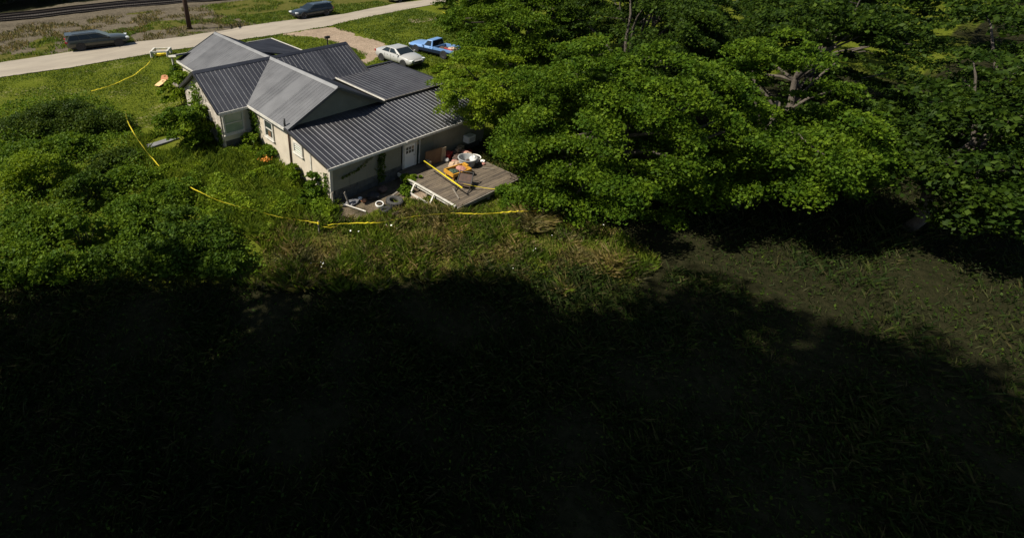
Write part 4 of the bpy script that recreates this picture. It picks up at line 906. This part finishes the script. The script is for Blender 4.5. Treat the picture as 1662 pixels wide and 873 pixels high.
# ------------------------------------------------------------------ deck
DZ = .45
dk = thing('wooden_deck', 'weathered brown wooden deck behind the back door', 'deck', (4.26, -4.5, 0)); o0 = Vector((4.26, -4.5, 0))
nb = 33; bw = (8.87-4.26)/nb; bme = MB().box((0, 0, 0), (bw-.014, 4.48, .05)).mesh('deck_board')
nb = 32; bw = 4.46/nb; bme = MB().box((0, 0, 0), (4.62, bw-.010, .05)).mesh('deck_board')
for i in range(nb):
    o = obj('deck_board', bme, M['deck'], dk); o.location = (4.62/2+random.uniform(-.02, .03), bw*(i+.5), DZ-.02+random.uniform(-.006, .006)); o.rotation_euler = (random.uniform(-.01, .01), 0, random.uniform(-.002, .002))
MB().box((2.31, -.03, DZ-.12), (4.66, .05, .2)).build('rim_joist', M['wood'], dk); MB().box((-.03, 2.2, DZ-.13), (.05, 4.4, .18)).build('rim_joist', M['whitewood'], dk); MB().box((4.66, 2.2, DZ-.12), (.05, 4.4, .2)).build('rim_joist', M['wood'], dk)
for x_ in (.05, 2.3, 4.55):
    for y_ in (.08, 2.2, 4.2): MB().box((x_, y_, .15), (.12, .12, .5)).build('post', M['wood'], dk)
MB().bar((-.12, .1, DZ+.02), (-.12, 4.3, DZ+.03), .1, .05).build('edge_rail', M['whitewood'], dk)
for y_ in (1.55, 2.95):
    MB().bar((-.13, y_, DZ-.02), (-.5, y_-.1, .02), .07, .10).build('brace', M['whitewood'], dk)
MB().bar((-.5, 1.4, .06), (-.52, 3.0, .06), .08, .07).build('brace', M['whitewood'], dk)
# on the deck
DT = DZ+.012
q = at(700, 264, DZ); t_ = thing('cabinet_panel', 'brown plywood panel with a pale end standing by the back door', 'cabinet', (6.35, -.62, DT), -.12)
MB().box((0, .05, .44), (1.1, .05, .88)).build('panel', M['ply'], t_); MB().box((.71, .05, .42), (.30, .06, .84)).build('end_panel', M['plylight'], t_); MB().box((-.42, -.12, .2), (.12, .3, .4)).build('foot', M['plylight'], t_)
t_ = thing('plastic_tub', 'round grey tub on the deck', 'tub', (7.72, -1.82, DT))
MB().lathe([(0, .02), (.42, .02), (.47, .42), (.52, .44), (.52, .48), (.47, .48), (.40, .06), (0, .06)], 32).build('tub', M['tub'], t_, smooth=False)
lump('white_sack', 'white sack half inside the grey tub', 'sack', (7.98, -1.98, DT+.18), (.42, .36, .36), 'white', 411)
lump('white_bucket_lid', 'small white bag right of the grey tub', 'bag', (8.35, -1.95, DT), (.36, .28, .26), 'white', 412)
lump('cardboard_heap', 'tan crumpled cardboard left of the grey tub', 'cardboard', (7.02, -1.55, DT), (.8, .55, .32), 'tan', 413)
lump('clothes_heap', 'pale clothes heaped behind the grey tub', 'clothes', (8.35, -1.25, DT), (.75, .5, .34), 'tan', 414)
lump('clothes_heap', 'dark clothes between the tub and the wall', 'clothes', (7.85, -1.0, DT), (.7, .5, .28), 'darkcloth', 415)
lump('clothes_heap', 'brown clothes heaped at the right rear of the deck', 'clothes', (8.65, -.9, DT), (.45, .7, .24), 'pink', 416)
t_ = thing('serving_tray', 'dark tray with a white rim at the right rear of the deck', 'tray', (8.62, -1.55, DT))
MB().lathe([(0, .03), (.30, .03), (.36, .10)], 24).build('tray', M['darkmetal'], t_); MB().lathe([(.35, .095), (.39, .12), (.39, .09)], 24).build('rim', M['white'], t_)
o = MB().box((0, 0, .17), (.55, .36, .34)).build('red_cooler', M['red'], None, (7.55, -.55, DT), .3, bevel=.03); tag(o, 'red plastic box near the wall behind the tub', 'box')
o = MB().box((0, 0, .2), (.5, .34, .3)).build('red_bag', M['red'], None, (9.35, -.45, .0), -.2, bevel=.06); tag(o, 'red bag on the ground at the right end of the wall', 'bag')
lump('rubbish_bag', 'dark rubbish bag against the wall right of the panel', 'bag', (7.15, -.38, DT), (.5, .4, .34), 'darkcloth', 417)
lump('rubbish_bag', 'grey bag beside the red box', 'bag', (7.15, -.85, DT), (.34, .3, .24), 'cloth_grey', 418)
for i, (x_, y_, dm, mt_, lb, nm) in enumerate([
    (8.05, -.55, (.4, .34, .3), 'darkcloth', 'dark sack against the wall behind the tub', 'sack'), (8.45, -.4, (.36, .3, .26), 'tan', 'tan sack against the wall at the right rear', 'sack'),
    (7.45, -1.15, (.4, .3, .16), 'pink', 'pink rag behind the tan cardboard', 'rag'), (8.72, -2.1, (.3, .26, .12), 'white', 'white rag at the right edge of the deck', 'rag'),
    (6.95, -1.95, (.3, .22, .12), 'darkcloth', 'dark rag between the trough and the tub', 'rag'), (8.15, -1.55, (.36, .3, .2), 'darkcloth', 'dark rag heap beside the clothes', 'rag'),
    (8.5, -2.35, (.22, .2, .1), 'pink', 'small pink rag right of the tub shadow', 'rag'), (5.95, -2.95, (.3, .3, .14), 'plylight', 'crumpled pale paper in front of the trough', 'paper')]):
    lump(nm, lb, nm, (x_, y_, DT), dm, mt_, 450+i, group='loose junk on the deck')
o = MB().box((0, 0, .15), (.42, .3, .3)).build('cardboard_box', M['plylight'], None, (8.78, -.35, DT), .25, bevel=.01); tag(o, 'cardboard box in the right rear corner of the deck', 'box')
o = MB().bar((8.1, -2.6, DT+.03), (8.5, -3.1, DT+.03), .05, .03).build('loose_stick', M['wood']); tag(o, 'dark stick lying on the bare part of the deck', 'stick')
# yellow cart
t_ = thing('yellow_cart', 'yellow wooden trough filled with odds and ends on the deck', 'cart', (6.42, -2.35, DT), -.12)
for y_, h_ in ((-.36, .17), (.36, .17)): MB().box((0, y_, .34), (1.25, .06, h_)).build('side_board', M['yellow'], t_)
for x_ in (-.6, .6): MB().box((x_, 0, .345), (.06, .66, .20)).build('end_board', M['yellow'], t_)
MB().box((0, 0, .26), (1.14, .66, .03)).build('floor', M['ply'], t_)
for x_ in (-.5, .5):
    for y_ in (-.3, .3): MB().box((x_, y_, .13), (.07, .07, .25)).build('leg', M['yellow'], t_)
MB().box((.62, .1, .47), (.12, .36, .10)).build('handle_block', M['yellow'], t_, bevel=.02)
lump('cloth_pile', 'pink cloth lying in the yellow trough', 'cloth', (6.65, -2.35, DT+.28), (.55, .5, .18), 'pink', 419)
lump('cloth_pile', 'dark green cloth lying in the yellow trough', 'cloth', (6.15, -2.3, DT+.28), (.45, .5, .15), 'green_tarp', 420)
# overturned folding chair
t_ = thing('folding_chair', 'overturned folding chair with dark sling seat at the front of the deck', 'chair', (5.7, -3.45, DT), .55)
MB().poly([(-.05, -.36, .15), (.62, -.30, .52), (.62, .30, .52), (-.05, .36, .15)], (-.5, 0, .8), .03).build('seat', M['darkcloth'], t_)
for s in (-1, 1):
    MB().tube([(-.5, s*.3, .02), (.0, s*.36, .18), (.72, s*.34, .58)], .028, 6).build('leg', M['darkmetal'], t_); MB().tube([(-.1, s*.40, .42), (.1, s*.38, .15), (.35, s*.36, .02)], .025, 6).build('leg', M['wood'], t_)
MB().tube([(-.1, -.40, .42), (-.1, .40, .42)], .025, 6).build('stretcher', M['darkmetal'], t_); MB().tube([(.72, -.34, .58), (.72, .34, .58)], .028, 6).build('stretcher', M['darkmetal'], t_)
o = MB().bar((4.75, -4.05, DT+.03), (5.2, -3.2, DT+.05), .06, .03).build('loose_lath', M['wood']); tag(o, 'thin pale lath lying beside the folding chair', 'lath')
o = MB().bar((6.15, -2.95, DT+.03), (6.5, -2.82, DT+.05), .07, .04).build('white_lath', M['white']); tag(o, 'short white strip lying in front of the yellow trough', 'strip')
# air conditioner
t_ = thing('air_conditioner', 'white air conditioner box at the right end of the rear wall', 'air conditioner', (9.62, -.24, .78))
MB().box((0, 0, .2), (.62, .42, .42)).build('case', M['white'], t_, bevel=.02)
for i in range(5): MB().box((.02, -.215, .08+i*.055), (.46, .02, .03)).build('louvre', M['tub'], t_)
# tyres, rim and scrap by the rear wall
def tyre(label, px_, py_, R_t, r_, w_, mt_, tilt=0, name='tyre', grp='tyres in the grass', z0=0):
    q = at(px_, py_); t_ = thing(name, label, name, (q[0], q[1], q[2]+w_/2+.04+z0), 0, grp); t_.rotation_euler = (tilt, tilt*.4, 0)
    h_ = w_/2; MB().lathe([(r_, -h_*.6), (r_*1.12, -h_), (R_t*.9, -h_), (R_t, -h_*.6), (R_t, h_*.6), (R_t*.9, h_), (r_*1.12, h_), (r_, h_*.6), (r_*.96, 0), (r_, -h_*.6)], 32).build('carcass', M[mt_], t_)
    k = 28; tr = MB()
    for i in range(k):
        a = 2*math.pi*i/k; tr.box((math.cos(a)*R_t, math.sin(a)*R_t, 0), (.03, R_t*.10, w_*.8), rz=a)
    tr.build('tread', M[mt_], t_)
tyre('big dusty tyre lying flat in front of the rear wall', 640, 331, .42, .23, .22, 'tyre', .05)
tyre('dark tyre half sunk in the grass nearest the tape', 626, 345, .32, .16, .2, 'black', -.35)
q = at(616, 336); t_ = thing('wheel_ring', 'pale whitewalled ring beside the big tyre', 'ring', (q[0], q[1], q[2]+.16)); t_.rotation_euler = (.15, -.1, 0)
MB().lathe([(.16, -.05), (.21, -.05), (.215, .04), (.20, .06), (.165, .05), (.16, -.05)], 28).build('ring', M['white'], t_); MB().lathe([(.15, -.06), (.158, -.06), (.158, .04), (.15, .04), (.15, -.06)], 28).build('inner_lip', M['darkmetal'], t_)
o = MB().bar((.35, -.35, .02), (.2, -.12, .78), .14, .04).build('leaning_plank', M['wood'], None, (.25, -.35, 0)); tag(o, 'weathered plank leaning at the rear left corner', 'plank')
o = MB().bar((-.15, -.3, .0), (-.08, -.1, .85), .10, .09).build('leaning_post', M['wood'], None, (0, -.1, 0)); tag(o, 'grey post standing against the rear left corner', 'post')
a, b_ = at(556, 334), at(594, 346); o = MB().tube([a+[0, 0, .12], b_+[0, 0, .10]], .035, 8).build('white_pipe', M['whitewood']); tag(o, 'long pale pipe lying in the grass', 'pipe')
a, b_ = at(630, 325), at(645, 317); o = MB().bar(a+[0, 0, .08], b_+[0, 0, .2], .09, .05).build('loose_board', M['wood']); tag(o, 'short board behind the big tyre', 'board')
q = at(584, 326); lump('drink_carton', 'white crumpled carton in the scrap by the wall', 'carton', (q[0], q[1], .05), (.24, .2, .18), 'white', 431)
q = at(590, 329); lump('rag', 'orange-red rag in the scrap by the wall', 'rag', (q[0], q[1], .05), (.3, .24, .14), 'orange', 432)
q = at(571, 331); lump('scrap_heap', 'dark scrap heap at the foot of the wall', 'scrap', (q[0], q[1], 0), (1.0, .5, .2), 'slab', 433)
q = at(605, 322); lump('rubbish_bag', 'black rubbish bag in the shade of the rear wall', 'bag', (q[0], q[1], 0), (.7, .5, .34), 'black', 434)
q = at(622, 312); lump('rubbish_bag', 'brown rubbish bag in the shade near the deck', 'bag', (q[0], q[1], 0), (.55, .5, .36), 'darkcloth', 435)
q = at(641, 352); lump('rag', 'brown rag beside the dark tyre', 'rag', (q[0], q[1], .1), (.4, .25, .16), 'darkcloth', 436)
q = at(544, 341); o = MB().lathe([(0, 0), (.09, 0), (.10, .05), (.10, .5), (.06, .56), (0, .56)], 14, (0, 0, 0), 'Y').build('jug', M['tub'], None, (q[0], q[1], .14), 1.1); tag(o, 'pale green-grey jug lying at the corner post', 'jug')

# ------------------------------------------------------------------ caution tape
def ribbon(label, pts, wd=.06, tw=.25, seed=0, sag=.0, name='caution_tape', mt_='tape'):
    rg = np.random.default_rng(seed); P = np.array([at(px_, py_)+np.array([0, 0, z_]) if len(q_) == 3 else None for q_ in pts for px_, py_, z_ in [q_]])
    d = np.r_[0, np.cumsum(np.linalg.norm(np.diff(P, axis=0), axis=1))]; n = max(12, int(d[-1]/.12)); t2 = np.linspace(0, d[-1], n)
    Q = np.c_[[np.interp(t2, d, P[:, k]) for k in range(3)]].T
    ker = np.ones(7)/7; Qs = Q.copy()
    for k in range(3): Qs[3:-3, k] = np.convolve(Q[:, k], ker, 'valid')
    Qs[:, 2] += .02*np.sin(t2*2.1+seed)+.012*rg.normal(size=n)
    mb = MB(); vs_ = []
    for i in range(n):
        tg = Qs[min(i+1, n-1)]-Qs[max(i-1, 0)]; tg /= np.linalg.norm(tg); sd = np.cross(tg, [0, 0, 1.]); sd /= np.linalg.norm(sd); up_ = np.cross(sd, tg)
        a = .45+tw*math.sin(t2[i]*.9+seed)+.2*math.sin(t2[i]*2.7); o_ = (sd*math.cos(a)+up_*math.sin(a))*wd/2
        vs_ += [Qs[i]-o_-Qs[0], Qs[i]+o_-Qs[0]]
    mb.add(vs_, [(2*i, 2*i+1, 2*i+3, 2*i+2) for i in range(n-1)])
    o = mb.build(name, M[mt_], None, tuple(Qs[0])); return tag(o, label, 'tape', 'yellow tape strung round the yard')
ribbon('yellow tape across the lawn from the porch railing to the thicket', [(249, 98, .25), (238, 112, .25), (220, 126, .25), (195, 140, .3), (150, 155, .3)], seed=1)
ribbon('yellow tape hanging down beside the thicket', [(205, 188, .35), (212, 216, .7), (226, 240, .6), (242, 262, .6), (262, 286, .6)], .06, seed=2)
ribbon('pale yellow tape sagging from the thicket to the corner stake', [(290, 308, .75), (320, 329, .75), (350, 344, .75), (400, 359, .72), (450, 371, .7), (518, 382, .65)], .055, seed=3)
ribbon('yellow tape along the edge of the tall dry grass to the maple', [(533, 386, .7), (550, 381, .65), (580, 382, .65), (620, 381, .65), (650, 372, .65), (690, 369, .65), (740, 364, .65), (790, 367, .65), (830, 362, .65), (875, 360, .65)], .075, seed=4)
ribbon('short yellow tape end lying by the corner stake', [(522, 378, .4), (535, 380, .35), (547, 378, .35)], .075, seed=5)
ribbon('yellow tape by the road at the upper right of the driveway', [(699, 16, .5), (712, 22, .4), (724, 29, .4)], .13, seed=6)
q = at(518, 379); t_ = thing('tape_stake', 'wooden stake holding the yellow tape near the dry grass', 'stake', tuple(q)); MB().box((0, 0, .3), (.05, .05, .75)).build('stake', M['wood'], t_); MB().box((0, 0, .58), (.07, .07, .14)).build('tape_wrap', M['tape'], t_)
def ribbon3(label, pts, wd, seed, sag=.12):
    P = [np.array(p_, float) for p_ in pts]; mb = MB(); n = 24; vs_ = []; a0, b0 = P
    for i in range(n):
        t2 = i/(n-1); q_ = a0+(b0-a0)*t2-np.array([0, 0, sag*math.sin(math.pi*t2)]); tg = (b0-a0)/np.linalg.norm(b0-a0); sd = np.cross(tg, [0, 0, 1.]); sd /= np.linalg.norm(sd); up_ = np.cross(sd, tg)
        a = .12*math.sin(t2*5+seed); o_ = (sd*math.cos(a)+up_*math.sin(a))*wd/2; vs_ += [q_-o_-a0, q_+o_-a0]
    mb.add(vs_, [(2*i, 2*i+1, 2*i+3, 2*i+2) for i in range(n-1)]); o = mb.build('caution_tape', M['tape'], None, tuple(a0)); return tag(o, label, 'tape', 'yellow tape strung round the yard')
ribbon3('wide yellow tape stretched over the deck from the brown panel to the chair', [tuple(at(688, 261, DT+.70)), tuple(at(750, 305, DT+.50))], .085, 1, 0)
ribbon3('thin yellow tape from the folding chair to the bush at the deck corner', [(5.5, -3.6, DT+.4), tuple(at(848, 318)+np.array([0, 0, .35]))], .045, 2)
ribbon3('yellow tape glimpsed among the dark branches of the right trees', [tuple(at(948, 112)+np.array([0, 0, .6])), tuple(at(985, 118)+np.array([0, 0, .5]))], .16, 3)
